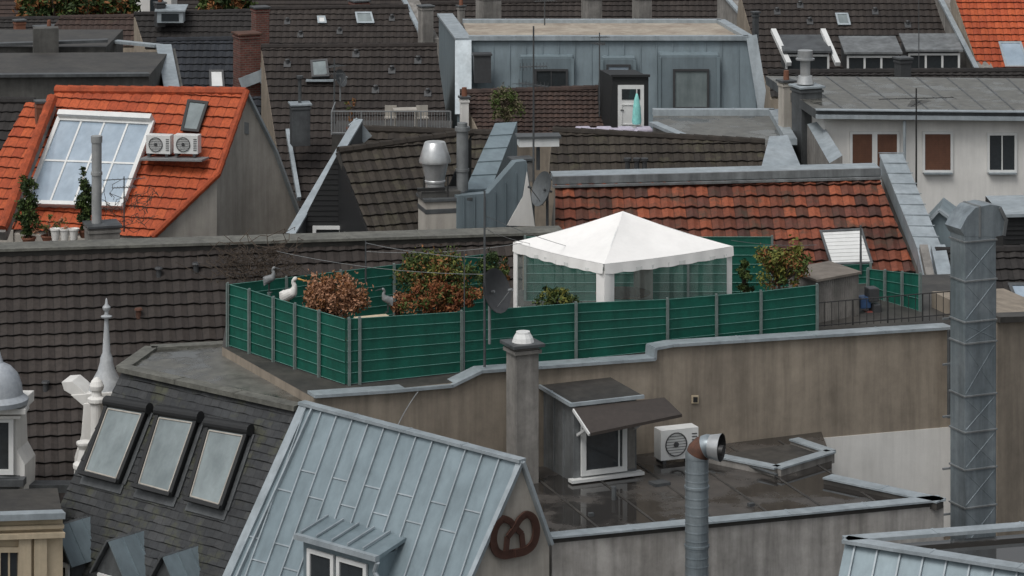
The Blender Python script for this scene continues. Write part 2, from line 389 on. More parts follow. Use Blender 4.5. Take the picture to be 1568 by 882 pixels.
# ---- flat lower wet roof
zF=19.0
FB=grp('flat_roof_building')
def wy(x,o=.0): return wA.y+(x-wA.x)*wd.y/wd.x-o
c1=H(845,832,zF);c2=H(1445,774,zF);c3=H(1272,737,zF);c4=H(1274,704,zF)
mb=MB(); mb.ground([H(800,770,zF)+Vector((-.1,-.3,0)),c1,c2,c3,c4,Vector((6.6,wy(6.6,.06),zF)),Vector((-.8,wy(-.8,.06),zF))],1,0); mb.obj('walls',FB,[concrete,wet])
mb=MB()
pr=[c1,c2,c3]
for a,b in zip(pr,pr[1:]):
    d=(b-a).normalized(); nn=Vector((-d.y,d.x,0)); 
    mb.beam(a+nn*.13+Z*.03,b+nn*.13+Z*.03,.24,.14,1); coping(mb,[a+nn*.1+Z*.115,b+nn*.1+Z*.115],.34,.035,0)
k=[H(1078,705,zF),H(1190,728,zF),H(1272,703,zF),H(1216,684,zF)]
for a,b in zip(k,k[1:]): mb.beam(a+Z*.04,b+Z*.04,.2,.2,2); coping(mb,[a+Z*.16,b+Z*.16],.26,.035,0)
mb.prism([k[0]+Z*.01,k[1]+Z*.01,k[2]+Z*.01,k[3]+Z*.01],Z*.06,1)
mb.beam(WALL.hit(1078,688)+wn*.2,WALL.hit(1216,679)+wn*.2,.3,.2,1)
mb.obj('parapet',FB,[zincl,bitumd,plasterg])
mb=MB()
for (u,v,s) in ((1010,742,.35),(1150,775,.12),(905,790,.1),(1030,800,.12)): mb.box(H(u,v,zF)+Z*.03,(s,s*.8,.06),.5,0)
mb.pipe([H(1085,700,zF)+Z*.1,H(1190,735,zF)+Z*.1],.03); mb.cyl(H(940,765,zF),H(940,765,zF)+Z*.25,.05,n=10); mb.obj('roof_clutter',FB,zincd)
mb=MB()
for i in range(1,7): # lapped bitumen sheets
    a=c1.lerp(c2,i/7)+Vector((-.1,.35,.006)); b=Vector((-.8,wy(-.8,.06),zF+.006)).lerp(Vector((6.6,wy(6.6,.06),zF+.006)),i/7); mb.beam(a,b.lerp(a,.05),.05,.008,0)
mb.obj('sheet_laps',FB,bitumd)
g=chimney('rendered_chimney',775,825,528,760,61.7,plasterg,yaw=.42,capo=.1,capm=zincd)
mb=MB(); a=S(801,518,61.7); mb.lathe(a,[(.24,-.1),(.2,.02),(.15,.1),(.14,.14),(0,.15)],12); mb.obj('chimney_cowl',g,whitep)
# ---- roof hatch dormer
HD=grp('roof_access_dormer')
f0=S(878,735,61.6); ex=wd; ey=-wn
W_=1.42;D_=1.8
ht=1.5
mb=MB()
A=f0+ex*0;base=[A,A+ex*W_,A+ex*W_+ey*D_,A+ey*D_]
for p in base:p.z=18.95
top=[Vector((p.x,p.y,f0.z+ht-(.0))) for p in base]; top[2]+=Z*.05; top[3]+=Z*.05
mb.loft(base,top,0)
for i in range(1,4): q=A-ex*.01+ey*D_*i/4; mb.beam(vz(q,18.96),vz(q,f0.z+ht-.03),.03,.03,0,ex)
mb.obj('zinc_body',HD,[zincm],bevel=.01)
mb=MB(); t2=[top[0]-ex*.1-ey*.1,top[1]+ex*.1-ey*.1,top[2]+ex*.1,top[3]-ex*.1]
mb.prism([p+Z*.01 for p in t2],Z*.05,1,1); coping(mb,[t2[3]+Z*.04,t2[0]+Z*.04,t2[1]+Z*.04],.06,.07,0); mb.obj('roof_slab',HD,[zincl,bitumd])
mb=MB(); n_=wn; o=n_*.02
wq=[A+ex*.2+Z*0,A+ex*1.12]; zz0=f0.z+.12; zz1=f0.z+1.25
window(mb,[vz(wq[0],zz1)+o,vz(wq[1],zz1)+o,vz(wq[1],zz0)+o,vz(wq[0],zz0)+o],n_,.1,0,1,1,1,.06)
mb.beam(vz(wq[1]-ex*.12,zz1)+n_*.03,vz(wq[1]-ex*.12,zz0)+n_*.03,.03,.04,0,n_)
mb.beam(vz(A-ex*.1,f0.z+.0)+n_*.06,vz(A+ex*(W_+.1),f0.z+.0)+n_*.06,.2,.06,0)
mb.obj('window',HD,[whitep,glass])
mb=MB(); a=vz(A-ex*.05,f0.z+1.45)+n_*.12; b=a+ex*(W_+.62)
mb.prism([a,b,b+n_*.75-Z*.16,a+n_*.75-Z*.32],Z*.03,0)
mb.beam(a+n_*.75-Z*.32,b+n_*.75-Z*.16,.05,.06,0)
mb.beam(a+n_*.0-Z*.01,a+n_*.75-Z*.33,.06,.06,1)
for t in (.08,1.35): mb.beam(vz(A+ex*t,f0.z+.9)+n_*.03,vz(A+ex*t,f0.z+1.2)+n_*.6,.05,.05,1)
mb.obj('awning',HD,[plain('awning_brown',(.045,.036,.031),.6),whitep])
mb=MB(); mb.beam(vz(A+ex*1.28,f0.z+.1)+n_*.03,vz(A+ex*1.28,f0.z+1.3)+n_*.03,.16,.05,0,n_); mb.obj('side_panel',HD,plasterg)
def acunit(name,p,ex,n,w,h,d,g=None):
    g=g or grp(name); mb=MB(); q=[p,p+ex*w,p+ex*w-n*d,p-n*d]; mb.prism(q,Z*h,0)
    c=p+ex*w*.4+Z*h*.5+n*.012
    mb.lathe(c,[(h*.4,0),(h*.4,.012),(h*.36,.012),(h*.36,-.0)],20,1,n)
    for i in range(9): zz=h*(.14+.72*i/8); r=math.sqrt(max(0,(h*.36)**2-(zz-h*.5)**2)); mb.beam(c+Z*(zz-h*.5)-ex*r,c+Z*(zz-h*.5)+ex*r,.01,.012,1)
    mb.lathe(c,[(h*.09,.0),(h*.09,.02),(0,.02)],12,1,n)
    for i in range(7): mb.beam(p+ex*w*.82+Z*h*(.2+.1*i)+n*.006,p+ex*w*.96+Z*h*(.2+.1*i)+n*.006,.012,.02,1)
    for t in (.1,.85): mb.box(p+ex*w*t-n*d*.5-Z*.04,(.08,d,.08),math.atan2(ex.y,ex.x),1)
    mb.obj('casing',g,[whitep,darkg],bevel=.006); return g
p=H(1012,712,zF)+Z*.08; acunit('air_conditioner',p,Vector((.93,.37,0)).normalized(),Vector((.37,-.93,0)).normalized(),.85,.62,.34)

# ---- fence with green privacy mesh
FG=grp('terrace_fence')
fb=S(530,590,15.1*FL/1149)
FP=Pl(fb,wn)
fd=(H(352,530,zT)-fb).normalized(); FLn=Vector((fd.y,-fd.x,0)); FLp=Pl(fb,FLn)
def fencerun(tops,bots,n,posts):
    mb=MB();wr=MB()
    for i in range(len(tops)-1):
        a,b,c,d=tops[i],tops[i+1],bots[i+1],bots[i]
        L=(a-d).length; k=max(3,int(L/.19))
        for j in range(k):
            t0=j/k;t1=(j+1)/k; e=random.uniform(0,.008)
            mb.prism([a.lerp(d,t0)+n*e,b.lerp(c,t0)+n*e,b.lerp(c,t1)+n*(.004+e),a.lerp(d,t1)+n*(.004+e)],n*.012,0)
        for j in range(k+1):
            t=j/k; wr.cyl(a.lerp(d,t)+n*.035,b.lerp(c,t)+n*.035,.0065,n=5)
    mb.obj('privacy_mesh',FG,green); 
    for a,b in posts: wr.beam(b-Z*.06+n*.05,a+Z*.04+n*.05,.05,.05,1); wr.beam(b-Z*.06+n*.08,a+Z*.02+n*.08,.055,.012,1,n)
    wr.obj('posts_and_rods',FG,[wire,post])
nFL=FLn if FLn.dot(Vector((-1,-1,0)))>0 else -FLn
tf=[(530,488),(705,477),(880,464),(1020,458),(1095,452),(1163,446),(1250,436)]
T=FP.q(tf);B=[vz(t,zT+.03) for t in T]
ps=[(FP.hit(u,v),vz(FP.hit(u,v),zT)) for u,v in ((533,488),(549,487),(705,477),(880,464),(1020,458),(1095,452),(1163,446),(1249,436))]
fencerun(T,B,wn,ps)
tl=[(352,435),(385,444),(422,456),(455,466),(492,477),(530,488)]
T=FLp.q(tl);B=[Vector((t.x,t.y,zT+.03)) for t in T]
fencerun(T,B,nFL,[(t,b) for t,b in zip(T,B)][:-1])
LT=T[0]
a=LT; b=S(760,419,68.8); b.z=a.z-.05
fencerun([a,b],[vz(a,zT),vz(b,zT)],Vector((.4,-.9,0)).normalized(),[(a.lerp(b,t),vz(a.lerp(b,t),zT)) for t in (.2,.4,.6,.8)])
a=S(1128,412,71.);b=S(1332,404,71.6);fencerun([a,b],[vz(a,zT),vz(b,zT)],Vector((.1,-1,0)).normalized(),[(a.lerp(b,t),vz(a.lerp(b,t),zT)) for t in (.3,.65,1)])
a=S(1332,412,70.2);b=S(1412,420,68.6);q_=(b-a).normalized();nn=Vector((q_.y,-q_.x,0))
fencerun([a,b],[vz(a,zT),vz(b,zT)],nn,[(a.lerp(b,t),vz(a.lerp(b,t),zT)) for t in (0,.33,.66,1)])
RL=grp('iron_railing'); mb=MB()
a=S(1252,470,66.6);b=S(1455,458,67.3)
a=vz(a,zT+.62); b=vz(b,zT+.72)
for zz in (.0,-.5): mb.cyl(a+Z*zz,b+Z*zz,.014,n=6)
for i in range(20):
    t=i/19; q=a.lerp(b,t); mb.cyl(q,vz(q,zT+.1),.008 if i%5 else .018,n=6)
mb.obj('rails',RL,iron)
HU=grp('garden_shed'); mb=MB()
a=vz(S(1252,500,67.4),zT); b=vz(S(1314,500,68.2),zT)
bd=Vector((-.45,.89,0))
t=[vz(p,zT+.92) for p in (a,b,b+bd*1.2,a+bd*1.2)]
mb.loft([a,b,b+bd*1.2,a+bd*1.2],t,1,0)
for i in range(20): q=a.lerp(b,i/19); mb.beam(q-bd*.01,q-bd*.01+Z*.9,.012,.012,0,bd)
cc=sum(t,Vector())/4; mb.prism([p+(p-cc)*.1 for p in t],Z*.05,1)
mb.obj('corrugated_body',HU,[plasterg,surf('fibre_cement',(.24,.21,.18),(.17,.15,.13),rough=.9)])
mb=MB()
for (u,v,w,h,m) in ((1322,462,.25,.25,0),(1330,482,.2,.2,1),(1335,450,.25,.3,2),(1320,490,.28,.2,2),(1340,478,.2,.4,2)):
    mb.box(S(u,v,68.6),(w,.3,h),.3,m)
mb.obj('stored_crates',HU,[plain('blue_crate',(.04,.09,.2),.5),plain('red_crate',(.2,.05,.04),.5),darkg],bevel=.02)

# ---- pavilion
PV=grp('garden_pavilion')
ze=22.7
pf=Vector((1.945,64.95,ze));pL=Vector((.04,67.3,ze));pR=Vector((4.80,66.85,ze));pB=pL+pR-pf
ctr=(pf+pL+pR+pB)/4; apex=vz(ctr,36-12.58)
mb=MB()
cor=[pf,pR,pB,pL]
for i in range(4):
    a,b=cor[i],cor[(i+1)%4]; n=10
    rows=[]
    for r in range(n+1):
        t=r/n; row=[]
        for c in range(13):
            s=c/12; e=a.lerp(b,s); p=e.lerp(apex,t); sag=-.09*math.sin(math.pi*t)*(.4+.6*math.sin(math.pi*s)) -.03*math.sin(math.pi*s)*(1-t)
            row.append(p+Z*sag)
        rows.append(row)
    k=len(mb.v)
    for row in rows: mb.v+=row
    for r in range(n):
        for c in range(12): mb.f.append([k+r*13+c,k+r*13+c+1,k+(r+1)*13+c+1,k+(r+1)*13+c]); mb.m.append(0)
    out=((a+b)/2-ctr).normalized(); k=len(mb.v); m=36
    for c in range(m+1):
        s=c/m; p=a.lerp(b,s)-Z*.03*math.sin(math.pi*s)+out*.02; mb.v.append(p); mb.v.append(p-Z*(.2+.02*abs(math.sin(s*math.pi*7)))+out*(.012*math.sin(c*1.1)+.01))
    for c in range(m): mb.f.append([k+2*c,k+2*c+2,k+2*c+3,k+2*c+1]); mb.m.append(0)
mb.obj('canopy',PV,[fabric],smooth=True,recalc=True)
mb=MB()
for p in cor:
    q=p+(ctr-p)*.03; mb.beam(vz(q,zT),vz(q,ze),.05,.05,0,Vector((0,1,0)))
for i in range(4):
    a,b=cor[i]+(ctr-cor[i])*.03,cor[(i+1)%4]+(ctr-cor[(i+1)%4])*.03; mb.beam(vz(a,ze-.05),vz(b,ze-.05),.04,.04)
    mb.beam(vz(a,ze-.03),vz(ctr,apex.z-.05),.03,.03)
mb.obj('frame',PV,whitep)
mb=MB()
def sidew(a,b,w0,w1,mid=()):
    d=(b-a); out=((a+b)/2-ctr);out.z=0;out.normalize()
    def strip(s0,s1,z0,z1,mi,amp=.015):
        k=len(mb.v); m=max(2,int((s1-s0)*40))
        for c in range(m+1):
            s=s0+(s1-s0)*c/m; p=a+d*s; w=out*(amp*math.sin(s*55)+.005+amp*.5*math.sin(s*23+1)); mb.v.append(vz(p,z1)+w); mb.v.append(vz(p,z0)+w*1.4)
        for c in range(m): mb.f.append([k+2*c,k+2*c+2,k+2*c+3,k+2*c+1]); mb.m.append(mi)
    strip(0,w0,zT+.05,ze-.15,0); strip(1-w1,1,zT+.05,ze-.15,0)
    strip(w0,1-w1,zT+.05,zT+.42,0); strip(w0,1-w1,zT+.42,ze-.15,1,.04)
    for m_ in mid: strip(m_,m_+.03,zT+.42,ze-.15,0)
sidew(pf,pR,.08,.05); sidew(pL,pf,.05,.08)
mb.obj('side_walls',PV,[fabric,film],smooth=True,recalc=False)
TBn=grp('garden_table'); mb=MB(); c=vz(ctr,zT+.72); mb.cyl(c,c+Z*.03,.6,n=24)
for dx,dy in ((.35,.35),(-.35,.35),(.35,-.35),(-.35,-.35)): mb.cyl(c+Vector((dx,dy,0)),c+Vector((dx*1.1,dy*1.1,-.72)),.02,n=6)
mb.obj('table',TBn,wood)
a=vz(pB+Vector((-2.6,.5,0)),zT);b=vz(pB+Vector((3.0,.5,0)),zT); fencerun([a+Z*1.45,b+Z*1.45],[a,b],Vector((0,-1,0)),[(a.lerp(b,t)+Z*1.45,a.lerp(b,t)) for t in (0,.33,.66,1)])
CHR=grp('stacked_garden_chair'); mb=MB(); c=vz(ctr+Vector((.55,.35,0)),zT)
mb.box(c+Z*.45,(.45,.45,.05),.4); mb.box(c+Vector((-.08,.22,.85)),(.45,.05,.75),.4)
for dx,dy in ((.2,.2),(-.2,.2),(.2,-.2),(-.2,-.2)): mb.cyl(c+Vector((dx,dy,0)),c+Vector((dx,dy,.45)),.02,n=6)
mb.obj('chair',CHR,plasterp,bevel=.01)

# ---- plants on terrace
P3=S
bush('hydrangea_bush',P3(508,453,63.6),(.74,.5,.42),76,64,.04,[O2,O3,O2],base=vz(P3(508,456,63.6),zT+.5),pot=.3)
bush('mixed_shrub',P3(668,424,64.8),(.88,.6,.55),90,70,.045,[G1,G2,O3,G1,G3],base=vz(P3(668,430,64.8),zT+.4),pot=.35)
bush('autumn_shrub',P3(672,456,63.5),(.92,.4,.32),72,62,.042,[O3,G1,O1,O1,O3],base=vz(P3(668,455,63.6),zT+.4),pot=.35)
bush('terrace_conifer',P3(752,420,65.6),(.3,.3,.5),30,64,.04,[G2,G1],base=vz(P3(752,420,65.6),zT+.3),pot=.2)
bush('low_shrub',P3(855,458,65.3),(.5,.25,.24),30,50,.04,[G1,G3,G2],base=vz(P3(852,458,65.3),zT+.25),pot=.25)
bush('yellow_green_shrub',P3(1197,406,67.2),(.62,.45,.45),56,56,.05,[G3,G1,G3,O3],base=vz(P3(1190,430,67.2),zT+.45),trunk=.04,pot=.3)
bush('laurel_shrub',P3(1140,425,68.3),(.25,.2,.42),20,50,.04,[G1,G2],base=vz(P3(1140,425,68.3),zT+.3),pot=.2)
bush('boxwood_shrub',P3(773,415,66.3),(.15,.15,.35),14,45,.04,[G2,O3],base=vz(P3(773,415,66.3),zT+.3),pot=.2)
bush('orange_shrub',P3(612,462,63.8),(.3,.2,.25),16,45,.04,[O3,O2],base=vz(P3(612,462,63.8),zT+.3),pot=.2)
CR=grp('bare_climbing_plant'); mb=MB()
for i in range(110):
    p=S(random.uniform(345,445),random.uniform(385,432),66.2)
    for k_ in range(5):
        q=p+Vector((random.gauss(0,.16),random.gauss(0,.08),random.gauss(.03,.12))); mb.cyl(p,q,.01,.007,4); p=q
mb.obj('twigs',CR,bark)
DG=grp('satellite_dish'); mb=MB(); c=S(757,446,62.7); mb.dish(c,(.82,-.55,.3),.46,0,1); mb.cyl(c-Z*1.1+Vector((-.1,.1,0)),c+Vector((-.1,.1,0)),.03,n=8,mi=1); mb.obj('dish',DG,[darkg,grey],smooth=True)
def mast(name,u,vt,vb,Y,r=.022,bars=(),m=None,yagi=0,extra=0):
    g=grp(name); mb=MB(); a=S(u,vt,Y);b=S(u,vb,Y); mb.cyl(b,a,r,r*.7,8)
    for t,w,ang in bars:
        c=a.lerp(b,t); d=Vector((math.cos(ang),math.sin(ang),0)); mb.cyl(c-d*w,c+d*w,.012,n=6)
        e=Vector((-d.y,d.x,0))
        for i in range(9):
            q=c+d*w*(-1+i/4); mb.cyl(q-e*(.12+.02*i),q+e*(.12+.02*i),.006,n=5); 
            if yagi: mb.cyl(q-Z*.1,q+Z*.1,.006,n=5)
    mb.obj('mast',g,m or zincd); return g
mast('antenna_mast',742,292,562,62.4,.028)
mast('antenna_mast',560,368,432,66.2,.02); mast('antenna_mast',711,385,600,62.6,.014)
mast('television_antenna',817,40,350,79.,.03,((.2,.35,.2),(.29,.5,2.4)),yagi=1)
mast('television_antenna',918,50,192,104,.03,((.05,.3,.3),(.12,.3,1.8)))
mast('television_antenna',1403,135,330,88,.03,((.08,1.1,.15),(.12,.6,1.2)),m=iron)
mast('television_antenna',512,90,205,107,.035,((.1,.35,1.0),(.2,.3,.2)))
mast('television_antenna',834,-5,60,117,.03,((.1,.4,.4),)); mast('antenna_mast',1407,-5,130,112,.02)
mast('television_antenna',190,270,355,80,.02,((.05,.55,.3),(.2,.3,.3)))
mast('antenna_mast',1318,345,420,71.5,.03)
CB=grp('overhead_cables'); mb=MB()
def cable(a,b,sag,r=.006):
    pts=[a.lerp(b,i/10)-Z*sag*4*(i/10)*(1-i/10) for i in range(11)]; mb.pipe(pts,r,5)
cable(S(425,385,66),S(742,420,62.4),.12); cable(S(560,372,66.2),S(742,395,62.4),.06); cable(S(560,385,66.2),S(800,372,66),.1)
cable(S(742,350,62.4),S(850,375,70),.1); cable(S(640,600,61.2),S(605,660,60.5),-.05,.01); cable(S(742,330,62.4),S(1010,400,72),.2)
cable(S(1120,368,66),S(1250,375,70),.05)
mb.obj('cables',CB,grey)
def bird(name,p,h,mat,beak,face=1,neck=True):
    g=grp(name); me=bpy.data.meshes.new('body')
    f=Vector((face,-.3,0)).normalized()
    P_=[(0,.45,.17),(-.25,.42,.07),(.15,.6,.13),(.2,.75,.07),(.14,.87,.06),(.2,.97,.075),(.27,.96,.045)]
    vs=[tuple(p+f*(a*h)+Z*(b*h)) for a,b,_ in P_]
    es=[(0,1),(0,2),(2,3),(3,4),(4,5),(5,6)]
    me.from_pydata(vs,es,[]); o=bpy.data.objects.new('body',me); bpy.context.scene.collection.objects.link(o); o.parent=g
    o.modifiers.new('s','SKIN')
    for i,(_,_,r) in enumerate(P_): me.skin_vertices[0].data[i].radius=(r*h,r*h)
    me.skin_vertices[0].data[0].use_root=True
    o.modifiers.new('ss','SUBSURF').levels=2; o.modifiers['ss'].render_levels=2; me.materials.append(mat)
    mb=MB(); q=p+f*.29*h+Z*.96*h; mb.cyl(q,q+f*.26*h-Z*.05*h,.028*h,.004,8,0)
    for s in (-1,1):
        sd=Vector((-f.y,f.x,0))*s*.05*h; mb.cyl(p+sd,p+sd+Z*.38*h,.015*h,.02*h,6,0); mb.cyl(p+sd,p+sd+f*.12*h,.014*h,.006,5,0)
    mb.obj('beak_and_legs',g,beak); return g
ob_=plain('ornament_beak',(.55,.28,.05),.5)
mb=MB(); bb=vz(S(441,462,64.4),zT); mb.lathe(bb,[(.0,0),(.2,0),(.2,.04),(.11,.1),(.1,.75),(.17,.83),(.17,.87),(0,.87)],14); mb.obj('ornament_pedestal',None,plasterp,smooth=True)
bird('white_goose_statue',bb+Z*.87,.78,white,ob_,.9)
bird('grey_heron_statue',vz(S(412,430,65.2),zT+1.15),.55,grey,darkg,.9)
mb=MB(); mb.cyl(vz(S(412,430,65.2),zT),vz(S(412,430,65.2),zT+1.15),.04,n=8); mb.obj('ornament_post',None,post)
bird('grey_bird_statue',S(594,478,63.),.5,grey,darkg,-.9)
mb=MB(); q=S(570,487,62.6); mb.box(q,(.7,.3,.05),.4); 
for s in (-.25,.25): mb.box(q+Vector((s,s*.4,-.45)),(.06,.28,.85),.4)
mb.obj('terrace_bench',None,cream)

# ================================================================ LEFT DARK ROOF with long coping
DK,pl=roofhouse('dark_tiled_house',[(-40,396),(800,370),(800,560),(300,782),(-40,792)],(0,395,70.2),(.18,-.98),40,T_brown,wall=plaster,back=2.,cap=False)
ra=pl.hit(-40,395);rb=pl.hit(860,367)
mb=MB(); mb.beam(ra+Vector((0,.25,.02)),rb+Vector((0,.25,.02)),.5,.26,0); coping(mb,[ra+Vector((0,.3,.17)),rb+Vector((0,.3,.17))],.8,.06,1); mb.obj('parapet',DK,[bitumd,bitum])
for (u,v) in ((212,488),(243,425),(300,418),(70,600)):
    p=pl.hit(u,v); mb=MB(); mb.cyl(p,p+Z*.2,.06,n=10); mb.cyl(p+Z*.2,p+Z*.24,.1,.08,10); mb.obj('roof_vent',DK,darkg if u!=212 else rust)
# ================================================================ SLATE ROOF BUILDING
SB=grp('slate_mansard_building')
s1=H(188,566,20.7);s2=H(457,626,20.7); sd=(s2-s1).normalized(); sf=Vector((sd.y,-sd.x,0)); 
if sf.y>0: sf=-sf
SP=RP(s1,sf.x,sf.y,60)
pts=SP.q([(188,566),(457,626),(330,920),(20,930)])
tileroof('slates',SB,pts,T_slate,tw=.24,tl=.165,wave=0,step=.016,seg=1,stag=True,jit=.014)
mb=MB(); mb.ground(pts,0,0,off=.06); 
led=[H(188,566,20.7),H(232,535,20.7),H(345,529,20.7),H(545,600,20.7),H(474,616,20.7),H(457,626,20.7)]
mb.ground([p+Z*.02 for p in led],1,0)
mb.obj('walls',SB,[plaster,wet2])
mb=MB(); coping(mb,[led[-1]+Z*.03,led[0]+Z*.03],.3,.1); coping(mb,[led[0]+Z*.03,led[1]+Z*.03,led[2]+Z*.03],.3,.08); mb.obj('bitumen_edge',SB,bitum)
for i,uv in enumerate(([(172,622),(230,632),(187,742),(133,728)],[(250,636),(308,645),(268,762),(215,748)],[(326,655),(385,665),(345,782),(294,768)])):
    q0=SP.q(uv); n=SP.n; mb=MB(); mb.prism(q0,n*.14,0)
    q=[p+n*.14 for p in q0]; window(mb,q,n,.085,0,1,1,1,.05)
    e=(q[1]-q[0]).normalized(); up=(q[0]-q[3]).normalized()
    iq=[q[0]+e*.07-up*.1,q[1]-e*.07-up*.1,q[2]-e*.07+up*.07,q[3]+e*.07+up*.07]
    for j in range(4): mb.beam(iq[j]+n*.02,iq[(j+1)%4]+n*.02,.03,.03,3,n)
    mb.cyl(q[0]-e*.08+up*.05,q[1]+e*.08+up*.05,.12,n=14,mi=0)
    mb.beam(q[3]-e*.04+n*.06,q[2]+e*.04+n*.06,.1,.08,0,up)
    mb.beam(q0[3]-up*.1+n*.03-e*.08,q0[2]-up*.1+n*.03+e*.08,.03,.2,2,up)
    for s_,j,k2 in ((-1,0,3),(1,1,2)): mb.beam(q0[j]+e*s_*.07+n*.03,q0[k2]+e*s_*.07+n*.03,.1,.04,2,n)
    mb.obj('skylight',SB,[black,glassl,zincd,plasterp],bevel=.008)
for i,(ua,va) in enumerate(((93,800),(175,822),(258,845))):
    a=SP.hit(ua+42,va-7)+sf*.8; ln=sd; l=a-ln*.42-Z*.62; r=a+ln*.42-Z*.62
    back=-sf*1.0; mb=MB(); mb.prism([a,l,r],back,0)
    for p,q,m in ((a,l,1),(a,r,4)):
        d=(q-p); e=d.normalized()*.12; nn=d.cross(sf).normalized(); 
        if nn.z<0: nn=-nn
        qd=[p+sf*.12+nn*.02,q+e+sf*.12+nn*.02,q+e+back+nn*.02,p+back*.95+nn*.02]; mb.prism(qd,nn*.04,m)
        for t in (.33,.66): mb.beam((qd[0]+(qd[3]-qd[0])*t)+nn*.05,(qd[1]+(qd[2]-qd[1])*t)+nn*.05,.02,.03,m,nn)
    L2=vz(l,l.z-2.5);R2=vz(r,r.z-2.5); mb.prism([l,r,R2,L2],back,0)
    ww=[l.lerp(r,.12),l.lerp(r,.88)]
    window(mb,[ww[0]-Z*.1+sf*.02,ww[1]-Z*.1+sf*.02,ww[1]-Z*1.3+sf*.02,ww[0]-Z*1.3+sf*.02],sf,.08,2,3,2,1)
    mb.obj('dormer',SB,[zincd,zincd,whitep,glass,zincp])
# ================================================================ ZINC SEAM MANSARD with pretzel gable
ZB=grp('zinc_mansard_building')
ZP=Pl(s2+SP.n*.05,SP.n); zf=sf; A60=math.radians(60)
z1=ZP.hit(462,618);z2=ZP.hit(797,706); zd=(z2-z1).normalized()
gd=Vector((math.cos(math.radians(36)),math.sin(math.radians(36)),0)); gn=Vector((gd.y,-gd.x,0)); GP=Pl(z2,gn)
ix=ZP.n.cross(gn).normalized(); 
if ix.z>0: ix=-ix
lb=ZP.hit(322,930); gl=z2+ix*((z2.z-lb.z)/abs(ix.z))
pts=[z1,z2,gl,lb]
mb=MB(); mb.prism(pts,ZP.n*-.1,0); seams(mb,pts,ZP.n,.42,1,.045,.026,.2)
h=ZP.n.cross(Z).normalized()
if h.dot(zd)<0:h=-h
hh_=Z.cross(ZP.n).normalized(); ssv=ZP.n.cross(hh_); ssv=ssv if ssv.z>0 else -ssv
ab=[((p-z1).dot(hh_),(p-z1).dot(ssv)) for p in pts]; a=min(x for x,_ in ab)+.2; i=0
while a<max(x for x,_ in ab):
    for lev in (-1.25-(.45 if i%2 else 0),-2.7-(.4 if i%2 else 0)):
        p=z1+hh_*a+ssv*lev; q=p+hh_*.40
        if all((x-z2).dot(gn)<-.05 for x in (p,q)) and all((x-z1).dot(h)>(x.z-z1.z)*.02-.2 for x in (p,q)): mb.beam(p+ZP.n*.012,q+ZP.n*.012,.025,.022,1,ZP.n)
    a+=.42; i+=1
mb.obj('standing_seam_roof',ZB,[zinc,zincl])
ap=z2; gr=GP.hit(841,832)
mb=MB()
B0=[vz(p,0) for p in (gl,gr)]
mb.prism([gl-ZP.n*.06,ap-ZP.n*.06,gr,B0[1],B0[0]],-gn*.3,0)
mb.obj('gable_wall',ZB,plasterp)
b2=gr+(z1-z2)
mb=MB(); mb.loft([vz(p,0) for p in (gl,gr,b2,lb)],[gl-Z*.12-gn*.05,gr-gn*.05,b2,lb-Z*.12],0); mb.obj('walls',ZB,[plaster])
mb=MB(); mb.prism([ap,z1,b2,gr],-Z*.08,0); coping(mb,[z1+Z*.02,z2+Z*.02+gn*.05],.2,.06,1); mb.beam(ap+gn*.04,gr+gn*.04,.16,.06,1); mb.beam(ap+gn*.03,gl+gn*.03,.1,.08,1,ZP.n)
mb.beam(z1+ZP.n*.03+zd*.1,lb+ZP.n*.03+zd*.1,.2,.05,1,ZP.n); mb.beam(z1+ZP.n*.04+zd*.36,lb+ZP.n*.04+zd*.36,.04,.08,1,ZP.n)
mb.obj('rear_slope_and_flashing',ZB,[zinc,zincl])
PZ=grp('pretzel_sign'); mb=MB(); c=GP.hit(785,818)+gn*.06
def smooth(l,k=6):
    out=[];n=len(l)
    P_=[Vector((x,y,0)) for x,y in l]
    for i in range(n-1):
        p0,p1,p2,p3=P_[max(i-1,0)],P_[i],P_[i+1],P_[min(i+2,n-1)]
        for q in range(k):
            t=q/k; out.append(.5*((2*p1)+(-p0+p2)*t+(2*p0-5*p1+4*p2-p3)*t*t+(-p0+3*p1-3*p2+p3)*t**3))
    out.append(P_[-1]); return out
body=[(-.16,.0),(.0,.13),(.12,.25),(.28,.30),(.43,.2),(.49,.0),(.42,-.2),(.25,-.29),(0,-.30)]
for s in (1,-1):
    l=smooth([(x*s,y) for x,y in body]); w3=[c+gd*(p.x*1.0)+Z*(p.y*1.12)+gn*(.012 if s>0 else 0) for p in l]; m=len(w3)
    for i,(a,b) in enumerate(zip(w3,w3[1:])):
        th=.10+.05*min(1,i/(m*.6)); mb.beam(a-(b-a)*.2,b+(b-a)*.2,th,.05,0,gn)
    a=c+gd*(-.16*s)+Z*0; b=c+gd*(-.20*s)-Z*.3; mb.beam(a,b,.10,.045,0,gn)
mb.obj('pretzel',PZ,pbrown)
p0,p1=ZP.hit(497,795),ZP.hit(622,826)
p1=Vector((p1.x,p1.y,p0.z-.03))
out=zf*.75-Z*.16
mb=MB(); A_=p0;B_=p1; C_=p1+out;D_=p0+out
mb.prism([A_,B_,C_,D_],Z*.07,0)
seams(mb,[p+Z*.07 for p in (A_,B_,C_,D_)],(Z*.98+zf*.2).normalized(),.4,1,.04,.03,.1)
mb.beam(D_+zf*.05+Z*.02,C_+zf*.05+Z*.02,.12,.1,1)
ud=(C_-D_).normalized()
w0=D_+ud*.08-zf*.08;w1=C_-ud*.12-zf*.08
mb.prism([w0,w1,w1-Z*2.5,w0-Z*2.5],-zf*1.2,0)
o=zf*.02
for t0,t1 in ((.1,.42),(.5,.86)):
    a=w0.lerp(w1,t0)+o-Z*.22;b=w0.lerp(w1,t1)+o-Z*.22; window(mb,[a,b,b-Z*1.3,a-Z*1.3],zf,.08,2,3,1,1)
